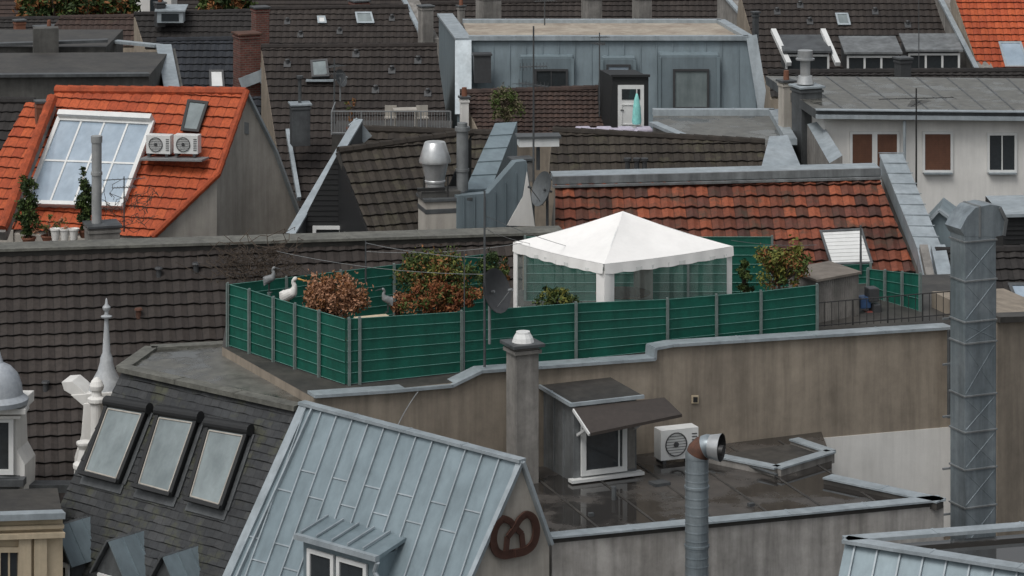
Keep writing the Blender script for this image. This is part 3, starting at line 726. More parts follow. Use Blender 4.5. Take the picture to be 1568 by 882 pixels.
mb.pipe([C_+zf*.05-Z*.05,C_+zf*.02-Z*.25-zd*.1,C_-Z*.4-zd*.0,C_-Z*2],.045,8,1)
mb.obj('dormer',ZB,[zinc,zincl,whitep,glass])

# ================================================================ DUCTS
DU=grp('ventilation_duct'); mb=MB(); Yd=61.5
yaw=.42; w=.72
top=S(1490,350,Yd);bot=S(1490,905,Yd)
mb.box((top+bot)/2,(w,.55,top.z-bot.z),yaw,0)
hx=Vector((math.cos(yaw),math.sin(yaw),0));hy=Vector((-hx.y,hx.x,0))
fl_=(365,425,487,520,600,655,712,770,830)
for v in fl_: mb.box(S(1490,v,Yd),(w+.05,.6,.035),yaw,1)
for v0,v1 in zip(fl_,fl_[1:]): # diagonal stiffening creases
    a=S(1490,v0+4,Yd)-hy*.278; b=S(1490,v1-4,Yd)-hy*.278
    mb.beam(a-hx*w*.48,b+hx*w*.48,.012,.008,0,hy); mb.beam(a+hx*w*.48,b-hx*w*.48,.012,.008,0,hy)
prof=[(-.36,-.05),(-.46,.1),(-.30,.34),(-.1,.5),(.25,.54),(.52,.48),(.64,.2),(.58,-.1),(.36,-.12)]
cc=S(1488,352,Yd)
mb.prism([cc+hx*a*.98+Z*b-hy*.29 for a,b in prof],hy*.58,0)
mb.prism([cc+hx*a+Z*b-hy*.31 for a,b in ((.5,.48),(.66,.2),(.60,-.12),(.53,-.1),(.58,.18),(.44,.44))],hy*.62,1)
mb.prism([cc+hx*a+Z*b-hy*.305 for a,b in ((-.02,-.1),(.03,-.1),(.03,.53),(-.02,.52))],hy*.61,1)
for dx in (.40,.46): mb.cyl(S(1490,420,Yd)+hx*dx-hy*.1,S(1490,800,Yd)+hx*dx-hy*.1,.02,n=6,mi=1)
for v in (490,560,640,720,790): mb.box(S(1490,v,Yd)+hx*.0+hy*.32,(w+.3,.04,.04),yaw,1)
mb.obj('duct',DU,[galv,zincm],bevel=.006)
D2=grp('exhaust_pipe'); mb=MB(); Y2=56.8; r=.215
cx=S(1067,703,Y2); bt=S(1067,910,Y2); mb.cyl(bt,cx,r,n=24,mi=0)
for i in range(14): q=S(1067,722+13*i,Y2); mb.cyl(q-Z*.01,q+Z*.01,r+.007,n=24,mi=0)
for v in (745,835): q=S(1067,v,Y2); mb.cyl(q-Z*.02,q+Z*.02,r+.018,n=24,mi=0)
d=Vector((.92,-.38,0)).normalized()
ring=[]
R2=.26
for i in range(9):
    t=math.radians(90*i/8); c_=cx+d*R2*(1-math.cos(t))+Z*R2*math.sin(t); tan=(d*math.sin(t)+Z*math.cos(t)); ring.append((c_,tan))
k=len(mb.v);n=24; side=Vector((-d.y,d.x,0))
for i,(c_,tan) in enumerate(ring):
    up=side.cross(tan).normalized()
    for j in range(n):
        t=2*math.pi*j/n; rr_=r*(1.+(.04 if i%2 else 0)); mb.v.append(c_+(side*math.cos(t)+up*math.sin(t))*rr_)
for i in range(8):
    for j in range(n): mb.f.append([k+i*n+j,k+i*n+(j+1)%n,k+(i+1)*n+(j+1)%n,k+(i+1)*n+j]); mb.m.append(1 if 1<i<6 else 0)
e=ring[-1][0]; mb.cyl(e,e+d*.22,r*1.0,r*1.2,24,3,cap=False); mb.cyl(e+d*.0,e+d*.02,r*.97,n=24,mi=2); mb.cyl(e+d*.22,e+d*.03,r*1.17,r*.95,24,2,cap=False)
mb.cyl(e+d*.25+side*-.2,e+d*.33-side*.2,.1,n=12,mi=2)
mb.obj('pipe',D2,[galv,rust,iron,steel],smooth=True,recalc=False)
RW=grp('rendered_tower_wall'); mb=MB(); a=S(1527,492,66);b=S(1640,486,67.6); mb.ground([a,b,b+Vector((-1,3,0)),a+Vector((-1,3,0))],0,0); mb.beam(a+Z*.05+Vector((-.1,.1,0)),b+Z*.05,.5,.12,1); mb.obj('wall',RW,[plaster,bitumd])
BR=grp('zinc_parapet_building'); zz=CZ-(826+559)*53/FL
a=H(1295,828,zz);b=H(1700,893,zz);c=H(1700,797,zz)
n_=Vector(((b-a).y,-(b-a).x,0)).normalized(); n_= n_ if n_.y<0 else -n_
dn=(n_*.5-Z*.86).normalized(); mb=MB(); sl=[a,b,b+dn*3,a+dn*3]
nn_=(b-a).cross(dn).normalized(); nn_= nn_ if nn_.z>0 else -nn_
mb.prism(sl,-nn_*.08,0); seams(mb,sl,nn_,.42,1,.045,.03,.2)
mb.ground([a,b,c],2,1,off=.12); mb.ground([a+dn*3,b+dn*3,b,a],3,3,off=.1)
coping(mb,[b+Z*.02,a+Z*.02,c+Z*.02],.3,.06,1)
mb.obj('roof',BR,[zinc,zincl,wet,plaster])

# ================================================================ LEFT FOREGROUND: spire, facade
SPg=grp('ornamental_spire'); mb=MB(); c=S(163,612,65.2); k=65.2/FL
hgt=lambda v:(612-v)*k
mb.lathe(c,[(.46,-.6),(.46,-.05),(.5,0),(.5,.06),(.42,.1),(.38,.25),(.3,.42),(.19,.62),(.14,.8),(.13,.9),(.085,1.0),(.07,1.3),(.05,1.55),(.04,hgt(487)),(.11,hgt(486)),(.12,hgt(484)),(.045,hgt(482)),(.04,hgt(477)),(.085,hgt(473)),(.085,hgt(470)),(.035,hgt(466)),(.018,hgt(458)),(0,hgt(456))],16)
mb.obj('spire',SPg,[surf('lead_grey_white',(.5,.52,.53),(.4,.42,.44),sc=3,rough=.5)],smooth=True)
WF=grp('white_ornamental_facade'); mb=MB()
yy=64.8
for i,sh in enumerate(([(94,585),(110,584),(122,594),(134,606),(112,606),(98,598)],[(108,605),(186,600),(184,618),(128,622)],[(128,618),(186,616),(182,700),(176,900),(108,900),(114,700),(124,668)])):
    mb.prism([S(u,v,yy-.02*i) for u,v in sh],Vector((.1,.6,0)),0)
mb.lathe(S(148,640,64.3),[(.13,-2.5),(.13,.3),(.19,.34),(.19,.42),(.12,.46),(.1,.55),(.14,.6),(.155,.68),(.11,.78),(.05,.84),(0,.86)],16)
mb.lathe(S(130,720,64.3),[(.2,-2.5),(.2,.0),(.25,.06),(.25,.14),(.16,.2),(.12,.45),(.18,.55),(.18,.6),(0,.64)],16)
mb.prism([S(u,v,64.) for u,v in ((-40,612),(36,612),(36,628),(24,640),(26,690),(38,712),(38,730),(30,900),(-40,900))],Vector((.1,.8,0)),0)
mb.beam(S(-40,626,64),S(42,626,64),.5,.12,0); mb.beam(S(-40,636,64),S(34,636,64),.38,.06,0)
mb.obj('facade',WF,white,bevel=.01)
mb=MB(); mb.lathe(S(-2,618,64.),[(.6,0),(.62,.1),(.5,.2),(.48,.4),(.4,.62),(.25,.78),(.1,.86),(.05,1.0),(0,1.2)],20); mb.obj('dome',WF,surf('lead_dome',(.42,.45,.48),(.33,.36,.4),sc=2,rough=.5),smooth=True)
mb=MB(); pw=WP(S(0,700,63.95),-.05,-1); window(mb,pw.q([(-30,642),(18,642),(18,722),(-30,722)]),pw.n,.1,0,1,2,1,.08)
mb.beam(pw.hit(-40,735)+pw.n*.12,pw.hit(40,735)+pw.n*.12,.3,.14,2); mb.obj('window',WF,[whitep,glass,zincd])
mb=MB(); mb.beam(S(-40,745,64.2),S(120,745,64.9),.4,.16,0); mb.ground([S(-60,730,63.6),S(28,732,63.8),S(28,732,63.8)+Vector((0,1,0)),S(-60,730,63.6)+Vector((0,1,0))],0,0); mb.obj('gutter_bay',WF,[zincd,zincd])
CBd=grp('cream_facade_building'); mb=MB(); a=S(-60,795,60.);b=S(96,790,60.8); mb.ground([a,b,b+Vector((-.4,2,0)),a+Vector((-.4,2,0))],1,0)
nC=Vector(((b-a).y,-(b-a).x,0)).normalized()
for v,hh,o in ((788,.12,.14),(806,.07,.08),(818,.1,.12)): mb.beam(S(-60,v+3,60)+nC*o*.5,S(96,v-2,60.8)+nC*o*.5,o*2,hh,0 if v>790 else 2)
pw=Pl(a,nC); 
for u0 in (-60,-5): window(mb,[p+nC*.01 for p in pw.q([(u0,840),(u0+36,840),(u0+36,930),(u0,930)])],nC,.1,0,3,2,1,.1)
for u0 in (36,60): mb.beam(pw.hit(u0,822)+nC*.06,pw.hit(u0,960)+nC*.06,.25,.12,0,nC)
mb.obj('facade',CBd,[cream,bitumd,zincl,glass])

# ================================================================ ORANGE HOUSE
OH=grp('orange_roofed_house')
OP=RP(S(375,141,84.5),-.35,-.94,45)
pts=OP.q([(86,138),(376,141),(332,268),(232,364),(5,352)])
tileroof('roof_tiles',OH,pts,T_orange); ridgecap('ridge_tiles',OH,pts[0],pts[1],T_orange,.15)
ap=pts[1]; lw=pts[3]; GW=WP2(ap,lw)
gp=GW.q([(376,146),(420,235),(455,330),(462,380)]); 
mb=MB(); mid_=GW.hit(330,270); poly=[gp[0],gp[1],gp[2],vz(gp[2],0),vz(lw,0),lw,mid_]
mb.prism(poly,-GW.n*.3,0)
mb.ground(pts,0,0,off=.1)
q=GW.q([(371,186),(380,188),(380,206),(371,204)]); mb.prism(q,GW.n*.03,1)
mb.obj('walls',OH,[plasterp,zincm])
for a,b in ((pts[1],pts[2]),(pts[2],pts[3])): ridgecap('verge_tiles',OH,a+GW.n*.04+Z*.03,b+GW.n*.04+Z*.03,T_orange,.1)
mb=MB()
mb.beam(gp[0]+GW.n*.03+Z*.05,gp[1]+GW.n*.03+Z*.05,.2,.06,0);mb.beam(gp[1]+GW.n*.03+Z*.05,gp[2]+GW.n*.03+Z*.05,.2,.06,0)
mb.obj('verge',OH,zincl)
velux('skylight',OH,OP,[(292,160),(320,163),(306,206),(282,204)],black,glassl,h=.15)
q0=OP.q([(95,190),(237,197),(190,322),(45,318)]); q=[p+OP.n*.22 for p in q0]; mb=MB(); mb.prism(q0,OP.n*.22,0); window(mb,q,OP.n,.12,0,1,4,2,.07,.055)
mb.beam(q[0]+OP.n*.05+(q[0]-q[3]).normalized()*.1,q[1]+OP.n*.05+(q[0]-q[3]).normalized()*.1,.16,.35,0,OP.n)
mb.obj('glazed_roof',OH,[whitep,glassb])
for u in (232,274):
    p=OP.hit(u,250)+OP.n*.45; acunit('ac',p,Vector((.93,-.2,0)).normalized(),Vector((-.2,-.95,0)).normalized(),.68,.5,.32,g=OH)
mb=MB(); mb.beam(OP.hit(225,252)+OP.n*.3,OP.hit(320,254)+OP.n*.3,.5,.05,0); mb.obj('ac_bracket',OH,grey)
roofhouse('orange_roofed_annex',[(40,158),(84,158),(20,350),(-60,350)],(60,158,86.),(-.35,-.94),45,T_orange,wall=plasterp,cap=False)
ridgecap('firewall_cap_tiles',OH,S(80,150,85.6),S(4,350,81.5),T_orange,.16)
mb=MB(); mb.beam(S(80,150,85.6)-Z*.2,S(4,350,81.5)-Z*.2,.2,.3,0); mb.obj('firewall',OH,plasterg)
chimney('orange_clay_chimney',52,77,157,185,85.5,terra,yaw=.3,capo=.03)
roofhouse('dark_tiled_annex',[(-40,155),(52,155),(-15,330),(-40,350)],(20,155,88.),(-.1,-.99),42,T_dark,cap=True)
FG2=grp('steel_flue'); mb=MB(); mb.cyl(S(148,345,79.5),S(148,218,79.5),.13,n=16); mb.cyl(S(148,218,79.5),S(148,208,79.5),.15,n=16); mb.cyl(S(148,268,79.5),S(148,263,79.5),.15,n=16); mb.obj('flue',FG2,surf('matt_steel',(.42,.43,.43),(.33,.34,.34),rough=.45,metal=.2),smooth=True)
g=chimney('concrete_chimney',127,186,345,400,79.5,plasterg,yaw=.3,capo=.05)
for x,y,s in ((44,316,.6),(131,305,.45)):
    bush('potted_cypress',S(x,y,80),(s*.5,s*.5,.85),60,60,.045,[G2,G1,G2],base=S(x,y+48,80),pot=.18)
bush('balcony_shrub',S(75,345,80),(.8,.3,.25),20,30,.04,[O2,G1],pot=.2)
mb=MB()
for i in range(40):
    p=S(random.uniform(150,232),random.uniform(300,350),80); p2=p
    for k_ in range(4):
        q=p2+Vector((random.gauss(.02,.12),0,random.gauss(.05,.12))); mb.cyl(p2,q,.01,.007,4); p2=q
mb.obj('bare_vine',None,bark)
mb=MB()
for i in range(3): mb.lathe(S(85+14*i,368,79.8),[(0,0),(.09,0),(.13,.26),(.15,.27),(.15,.31),(.12,.31),(.1,.26),(0,.26)],12)
mb.obj('balcony_planters',None,white,smooth=True)

# ================================================================ CENTRE BLACK-GABLE HOUSE
BH=grp('black_gable_house')
ap=S(518,232,80.)
RPc=RP(ap,.42,-.91,45); pts=RPc.q([(518,232),(722,203),(655,358),(566,362)])
tileroof('roof_tiles',BH,pts,T_mossy); ridgecap('ridge_tiles',BH,pts[0],pts[1],T_mossy)
GPc=WP(ap,-.1,-1)
gpts=GPc.q([(518,234),(446,372),(572,372)])
mb=MB(); mb.prism(gpts,Vector((0,.25,0)),0)
for i in range(16):
    v=250+8*i; t=(v-234)/138; a=GPc.hit(518-72*t,v);b=GPc.hit(518+54*t,v); mb.beam(a+GPc.n*.01,b+GPc.n*.01,.02,.012,0)
mb.ground(pts,0,0,off=.08); mb.obj('gable',BH,[black])
mb=MB(); window(mb,[p+GPc.n*.02 for p in GPc.q([(482,348),(560,348),(560,372),(482,372)])],GPc.n,.09,0,1,2,1,.06)
mb.beam(GPc.hit(518,232)+GPc.n*.1,GPc.hit(570,366)+GPc.n*.1,.2,.1,2); mb.obj('window_and_verge',BH,[whitep,glass,bitumd])
FW=grp('zinc_capped_firewall'); a=S(436,366,79.2);b=S(543,186,84.); mb=MB()
w_=Vector((.55,.1,0))
mb.loft([vz(a,0),vz(b,0),vz(b,0)+w_*.4,vz(a,0)+w_*.4],[a,b,b+w_*.4,a+w_*.4],0); mb.beam(a+w_*.2+Z*.04,b+w_*.2+Z*.04,.26,.06,1); mb.beam(a+w_*.0+Z*-.1,b-Z*.1,.05,.24,1); mb.beam(b-Vector((.05,0,0)),b+Vector((.35,.1,-.5)),.1,.3,1)
mb.obj('wall',FW,[zincd,zincl])
roofhouse('brown_tiled_house',[(548,198),(760,205),(770,290),(508,290)],(548,200,85.),(.02,-1),42,T_mossy,back=2)
CG=grp('kitchen_exhaust_vent'); mb=MB(); Yv=78.
c=S(666,287,Yv)
mb.lathe(c,[(.24,-.1),(.24,.12),(.27,.14),(.27,.18),(.25,.2),(.34,.62),(.40,.64),(.405,.70),(.27,1.14),(.25,1.16),(0,1.17)],24,0)
mb.obj('vent',CG,steel,smooth=True)
mb=MB(); mb.box(S(672,296,Yv),(1.0,.7,.2),.2,0); mb.box(S(660,290,Yv-.4),(.7,.08,.08),.2,1)
for x in (-.3,.3): mb.cyl(S(668,300,Yv)+Vector((x,-.3,0)),S(668,300,Yv)+Vector((x,-.3,.55)),.02,n=6,mi=1)
mb.obj('base',CG,[concreted,iron])
g=grp('rendered_chimney_block'); mb=MB(); mb.box(S(680,345,78.),(1.15,.9,1.5),.25,0); mb.box(S(680,301,78.),(1.25,1.0,.08),.25,1); mb.box(S(680,318,78.),(1.17,.92,.12),.25,2)
mb.box(S(740,330,78.6),(1.4,.9,.9),.25,2); mb.obj('block',g,[plasterp,zincd,zincd],bevel=.01)
mb=MB(); mb.cyl(S(708,292,78),S(708,200,78),.15,n=16); mb.cyl(S(708,200,78),S(708,194,78),.19,n=16); mb.cyl(S(708,194,78),S(708,188,78),.13,n=16);mb.cyl(S(708,262,78),S(708,258,78),.175,n=16); mb.obj('steel_chimney_pipe',None,zincm,smooth=True)
ZW=grp('zinc_firewall'); mb=MB(); q=[S(758,192,82.),S(792,190,82.2),S(752,292,78.6),S(712,294,78.4)]
mb.ground(q,0,0); mb.prism([p+Z*.01 for p in q],Z*.05,0)
for i in range(1,5): a=q[0].lerp(q[3],i/5);b=q[1].lerp(q[2],i/5); mb.beam(a+Z*.075,b+Z*.075,.03,.02,0)
mb.obj('wall',ZW,[zinc])
mb=MB(); p_=Pl(S(790,320,78.1),Vector((.35,-.93,0))); 
mb.prism(p_.q([(806,246),(820,346),(700,350),(700,300),(748,296),(790,248)]),-p_.n*.3,0)
for i in range(7): u=710+16*i; mb.beam(p_.hit(u,300 if u<750 else 300-(u-750)*.9)+p_.n*.02,p_.hit(u,349)+p_.n*.02,.02,.03,0,p_.n)
mb.prism([p+p_.n*.03 for p in p_.q([(775,345),(800,300),(806,262),(818,346)])],p_.n*.02,2)
mb.obj('cladding',ZW,[zincp,zincl,white])
mb=MB(); mb.box(S(824,216,80),(1.05,.5,.22),.1,0); mb.box(S(824,208,80),(1.15,.6,.06),.1,1); mb.cyl(S(824,216,80)-Z*.1,S(824,260,80),.05,n=8,mi=1); mb.obj('roof_ventilation_box',None,[whitep,zincd])
mb=MB(); mb.box(S(800,262,79.2),(.5,.4,.5),.3,0); mb.box(S(798,243,79.2),(.6,.5,.07),.3,1); mb.obj('small_chimney',None,[plasterg,zincd],bevel=.01)
DG2=grp('satellite_dish'); mb=MB(); c=S(832,290,77.); mb.dish(c,(-.8,-.4,.3),.45,0,1); mb.cyl(c-Z*1.+Vector((.1,.1,0)),c+Vector((.1,.1,.2)),.035,n=8,mi=1); mb.obj('dish',DG2,[plain('dish_dark_grey',(.1,.11,.115),.5),zincd],smooth=True)

# ================================================================ DARK ROOF E + ZINC STRIP + RED ROOF F
roofhouse('mossy_tiled_house',[(846,200),(1170,218),(1185,275),(840,275)],(850,206,88.),(.06,-1),38,T_mossy,back=2)
EG=grp('zinc_edge_wall'); mb=MB(); q=[S(1178,212,88.5),S(1206,210,88.8),S(1228,262,86.5),S(1165,262,86.2)]; mb.ground(q,0,1); mb.prism([p+Z*.01 for p in q],Z*.05,0); mb.obj('wall',EG,[zincl,plasterp])
mb=MB()
for dx in (-14,0,12): mb.cyl(S(975+dx,262,86.4),S(975+dx,245,86.4),.07,n=10); mb.cyl(S(975+dx,246,86.4),S(975+dx,242,86.4),.11,n=10)
mb.box(S(1105,262,86.),(.5,.3,.12),.1); mb.obj('roof_vents',None,darkg)
RF,pf2=roofhouse('red_tiled_house',[(850,286),(1345,274),(1402,418),(850,418)],(1100,281,78.5),(.05,-1),38,T_red,wall=plasterg,back=1.5,cap=False,tw=.31,tl=.36,wave=.05,step=.055,jit=.012)
a=pf2.hit(846,284);b=pf2.hit(1348,271); mb=MB(); mb.beam(a+Vector((0,.45,.12)),b+Vector((0,.45,.12)),1.0,.16,0); mb.beam(a+Vector((0,-.02,.14)),b+Vector((0,-.02,.14)),.1,.18,1); mb.beam(a+Vector((0,-.1,.0)),b+Vector((0,-.1,.0)),.25,.05,1)
mb.obj('zinc_gutter',RF,[zincl,zincm])
q=[(1256,360),(1318,357),(1334,408),(1272,410)]
velux('skylight',RF,pf2,q,zincd,whitep,h=.12,fw=.06)
mb=MB(); qq=[p+pf2.n*.14 for p in pf2.q(q)]
for i in range(1,9): mb.beam(qq[0].lerp(qq[3],i/9),qq[1].lerp(qq[2],i/9),.012,.012,0,pf2.n)
mb.obj('shutter_slats',RF,whitep)
W2=grp('zinc_clad_firewall'); mb=MB()
top=[S(1350,240,80.3),S(1408,385,76.),S(1420,440,74.)]
for a,b in zip(top,top[1:]):
    o=Vector((.5,0,0)); mb.loft([vz(a,10),vz(b,10),vz(b,10)+o,vz(a,10)+o],[a,b,b+o,a+o],1)
    mb.beam(a+o*.5+Z*.04,b+o*.5+Z*.04,.62,.08,0); mb.beam(a-Vector((.03,0,.18)),b-Vector((.03,0,.18)),.04,.4,0)
for i in range(9): a=top[0].lerp(top[1],i/9); mb.beam(a+Z*.1-Vector((.08,0,0)),a+Z*.1+Vector((.6,0,0)),.03,.02,0)
mb.obj('wall',W2,[zincl,plasterg])
RD,pr_=roofhouse('dark_tiled_house',[(1432,386),(1640,380),(1640,500),(1452,500)],(1450,386,75.),(.05,-1),40,T_dark,back=2)
velux('skylight',RD,pr_,[(1545,440),(1600,440),(1600,478),(1560,478)],zincd,glassb)
mb=MB(); a=S(1436,386,75.2);b=S(1462,500,72.); mb.beam(a+Z*.1,b+Z*.1,.35,.2,0); mb.beam(a+Z*.1-Vector((.35,0,0)),b+Z*.1-Vector((.35,0,0)),.2,.2,1); mb.obj('verge_wall',RD,[zincl,plasterg])
ZD=grp('zinc_dormer_house'); mb=MB(); p_=WP(S(1440,350,78.),-.2,-1); g_=p_.q([(1438,324),(1412,352),(1414,385),(1478,385),(1476,352)]); mb.prism(g_,-p_.n*2,0)
mb.beam(g_[0]+Z*.05,g_[1]+Z*.03,.3,.06,1);mb.beam(g_[0]+Z*.05,g_[4]+Z*.03,.3,.06,1); mb.obj('dormer',ZD,[zinc,zincl])
mb=MB(); q=[S(1536,332,80.),S(1640,330,80.),S(1640,330,80.)+Vector((0,3,.0)),S(1536,332,80.)+Vector((0,3,0))]; mb.ground(q,1,0)
for i in range(8): mb.beam(S(1538,338+7*i,79.98),S(1640,337+7*i,79.98),.02,.015,0)
mb.beam(q[0]+Z*.05,q[1]+Z*.05,.3,.08,1); mb.obj('black_clad_house',None,[black,zincl])

# ================================================================ WHITE BUILDING RIGHT
WB=grp('white_rendered_building'); a=S(1262,180,95.);b=S(1640,184,95.5); w_n=Vector(((b-a).y,-(b-a).x,0)).normalized(); pw=Pl(a,w_n); mb=MB()
mb.ground([a,b,b+Vector((0,6,0)),a+Vector((-.8,6,0))],1,0); mb.obj('walls',WB,[white,bitum])
mb=MB(); t=[a+Vector((-.3,-.35,0)),b+Vector((0,-.35,0)),b+Vector((0,6.2,.1)),a+Vector((-1.3,6.2,.1))]; mb.prism([p+Z*.02 for p in t],Z*.28,1,0)
mb.beam(t[0]+Vector((0,-.08,.1)),t[1]+Vector((0,-.08,.1)),.14,.12,2); mb.beam(t[0]+Z*.3,t[1]+Z*.3,.3,.03,2)
for i in range(1,9): mb.beam(t[0].lerp(t[1],i/9)+Z*.305,t[3].lerp(t[2],i/9)+Z*.305,.05,.012,0)
mb.obj('roof_slab',WB,[zincd,wet2,zincl])
mb=MB()
for (u0,v0,u1,v1,k_) in ((1303,203,1337,262,0),(1341,203,1375,262,0),(1414,203,1457,262,1),(1513,205,1555,262,2)):
    q=[p+w_n*.01 for p in pw.q([(u0,v0),(u1,v0),(u1,v1),(u0,v1)])]; window(mb,q,w_n,.08,0,1,2 if k_==2 else 1,1,.05)
    if k_<2:
        m=(.95 if k_==0 else .97); e=(q[1]-q[0])*.04; sh=[q[0]+w_n*.02+e,q[1]+w_n*.02-e,q[1].lerp(q[2],m)+w_n*.02-e,q[0].lerp(q[3],m)+w_n*.02+e]; mb.prism(sh,w_n*.012,2)
        for i in range(1,20): mb.beam(sh[0].lerp(sh[3],i/20)+w_n*.013,sh[1].lerp(sh[2],i/20)+w_n*.013,.008,.01,2)
    mb.beam(q[3]+w_n*.08-Z*.05,q[2]+w_n*.08-Z*.05,.16,.05,3)
mb.obj('windows',WB,[whitep,glass,wood,zincl])
mb=MB(); mb.pipe([S(1385,185,94.8),S(1385,340,94.8)],.05); mb.obj('downpipe',WB,zincl)
mb=MB(); mb.ground([S(1256,185,96.),S(1290,238,92.),S(1270,250,92.),S(1236,190,96.)],1,0); mb.obj('parapet_return',WB,[plasterg,zincl])
roofhouse('long_tiled_roof',[(1176,111),(1640,108),(1640,150),(1180,150)],(1300,110,108.),(0,-1),40,T_dark,back=2)

FR=grp('grey_flat_roof_building'); zz=CZ-(180+559)*101/FL; mb=MB(); q=[H(1000,190,zz),H(1075,222,zz),H(1212,222,zz),H(1185,176,zz),H(1000,176,zz)]
mb.ground(q,1,0); coping(mb,[q[4]+Z*.1,q[3]+Z*.1,q[2]+Z*.1],.35,.2,2); mb.beam(q[0]+Z*.03,q[1]+Z*.03,.3,.1,2); mb.obj('roof',FR,[plasterg,wet2,zincl])
g=chimney('slate_clad_chimney',1213,1258,133,235,97,zincd,yaw=.35,capm=zincl,capo=.08)
mb=MB(); c=S(1233,128,97); mb.cyl(c,c+Z*.25,.28,.22,16); mb.cyl(c+Z*.25,c+Z*.75,.16,n=16); mb.cyl(c+Z*.75,c+Z*.8,.3,n=16); mb.cyl(c+Z*.8,c+Z*1.05,.24,n=16); mb.obj('cowl',g,steel,smooth=True)
chimney('rendered_chimney',1192,1216,125,225,98,plasterp,yaw=.35,pots=1)

# ================================================================ ZINC PENTHOUSE
ZH=grp('zinc_penthouse'); fa=S(718,62,113.);fb_=S(1146,62,113.); zp=RP(fa,0,-1,78)
f4=zp.q([(718,62),(1146,62),(1172,215),(718,215)])
mb=MB(); mb.prism(f4,-zp.n*.1,0); seams(mb,f4,zp.n,.6,0,.05,.03,.3)
mb.ground([f4[3]+Vector((.1,.15,0)),f4[2]+Vector((-.1,.15,0)),f4[2]+Vector((-.5,5,0)),f4[3]+Vector((0,5,0))],0,0)
mb.loft([f4[3]+Vector((.1,.1,0)),f4[2]+Vector((-.1,.1,0)),f4[2]+Vector((-.5,5,0)),f4[3]+Vector((0,5,0))],[fa+Vector((.05,.1,-.05)),fb_+Vector((-.05,.1,-.05)),fb_+Vector((-.6,4.6,-.05)),fa+Vector((0,4.6,-.05))],0)
mb.obj('standing_seam_facade',ZH,[zincp,zincl])
mb=MB(); t=[fa,fb_,fb_+Vector((-.7,4.8,0)),fa+Vector((-.3,4.8,0))]; mb.prism(t,Z*.05,0); 
coping(mb,[t[0]+Z*.1,t[1]+Z*.1,t[2]+Z*.1,t[3]+Z*.1],.35,.16,1); mb.obj('roof_deck',ZH,[gravel,zincl])
mb=MB()
wx=Vector((.75,0,0)); pr2=[S(672,24,118.),S(700,62,112.8),S(700,175,111.2)]
lo=vz(pr2[2],0)
mb.prism([pr2[0],pr2[1],pr2[2],lo,vz(pr2[0],0)],wx*.6,0); mb.beam(pr2[0]+wx*.3+Z*.05,pr2[1]+wx*.3+Z*.05,.6,.08,1); mb.beam(pr2[1]+wx*.3-Vector((0,.05,0)),pr2[2]+wx*.3-Vector((0,.05,0)),.6,.08,1,Vector((0,-1,0)))
mb.beam(fb_+Vector((.1,-.1,.2)),f4[2]+Vector((.1,-.1,0)),.4,.12,1,Vector((0,-1,0)))
mb.obj('firewall',ZH,[zincp,zincl])
for (o_,w_,gm,nx) in (([(797,90),(877,90),(877,137),(797,137)],[(820,107),(868,107),(868,137),(820,137)],glass,2),([(922,92),(972,92),(972,137),(922,137)],[(930,100),(964,100),(964,137),(930,137)],glassb,1),([(1010,88),(1100,88),(1100,173),(1010,173)],[(1032,107),(1084,107),(1084,165),(1032,165)],glassl,1)):
    pf3=WP(zp.hit(o_[3][0],o_[3][1])+Vector((0,-.12,0)),0,-1)
    q=pf3.q(o_); mb=MB(); iq=pf3.q(w_)
    mb.prism([q[0],q[1],q[1]+Vector((0,1.2,.1)),q[0]+Vector((0,1.2,.1))],Z*.08,2)
    mb.prism([q[0],q[1],q[2],q[3]],Vector((0,1.2,0)),0)
    for a_,b_ in ((q[0],q[3]),(q[1],q[2])): mb.beam(a_-Vector((0,.02,0)),b_-Vector((0,.02,0)),.1,.05,2,Vector((0,-1,0)))
    e_=pf3.n; 
    window(mb,[p+e_*.02 for p in iq],e_,.08,3,1,nx,1,.06)
    mb.obj('dormer_window',ZH,[zincp,gm,zinc,darkg])
mb=MB(); p=S(738,92,112.); mb.box(p-Z*.3,(.62,.5,1.),.1,0); mb.box(p+Z*.22,(.7,.6,.06),.1,0); mb.obj('dark_flue_box',None,darkg)
roofhouse('brown_tiled_outbuilding',[(704,142),(928,135),(940,215),(740,215)],(800,139,105.),(0,-1),38,T_rbrown,tw=.2,tl=.2,seg=2,wave=.03,back=1.5)
bush('dry_rooftop_shrub',S(775,160,102.5),(.6,.4,.65),56,44,.045,[leafm('dry_leaf',(.17,.15,.09),(.11,.10,.06)),G1],trunk=.03)
KK=grp('black_roof_access_hut'); mb=MB(); kp=WP(S(960,200,103.),.0,-1); q=kp.q([(938,117),(993,117),(993,210),(932,210)]); mb.prism([q[0]+Vector((0,0,.0)),q[1],q[2],q[3]],Vector((-.4,1.6,0)),0)
mb.beam(q[0]+Vector((-.05,-.02,.03)),q[1]+Vector((.05,-.02,.03)),.15,.08,0)
dq=[p-Vector((0,.01,0)) for p in kp.q([(946,130),(986,130),(986,197),(946,197)])]; mb.prism(dq,Vector((0,-.04,0)),1)
gq=[p-Vector((0,.06,0)) for p in kp.q([(952,136),(980,136),(980,152),(952,152)])]; mb.prism(gq,Vector((0,-.01,0)),2); mb.cyl(kp.hit(950,168)-Vector((0,.08,0)),kp.hit(955,168)-Vector((0,.08,0)),.02,n=6,mi=3)
gq=[p-Vector((0,.06,0)) for p in kp.q([(952,160),(980,160),(980,190),(952,190)])]; 
for a_,b_ in zip(gq,gq[1:]+gq[:1]): mb.beam(a_,b_,.03,.03,1)
mb.obj('hut',KK,[black,whitep,glass,darkg])
PS=grp('folded_parasol'); mb=MB(); c=S(975,206,101.5); mb.cyl(c,c+Z*1.5,.02,n=8,mi=1); mb.lathe(c+Z*.35,[(.14,0),(.16,.1),(.13,.5),(.09,.8),(.03,1.0),(0,1.02)],10,0); mb.obj('parasol',PS,[teal,whitep],smooth=True)
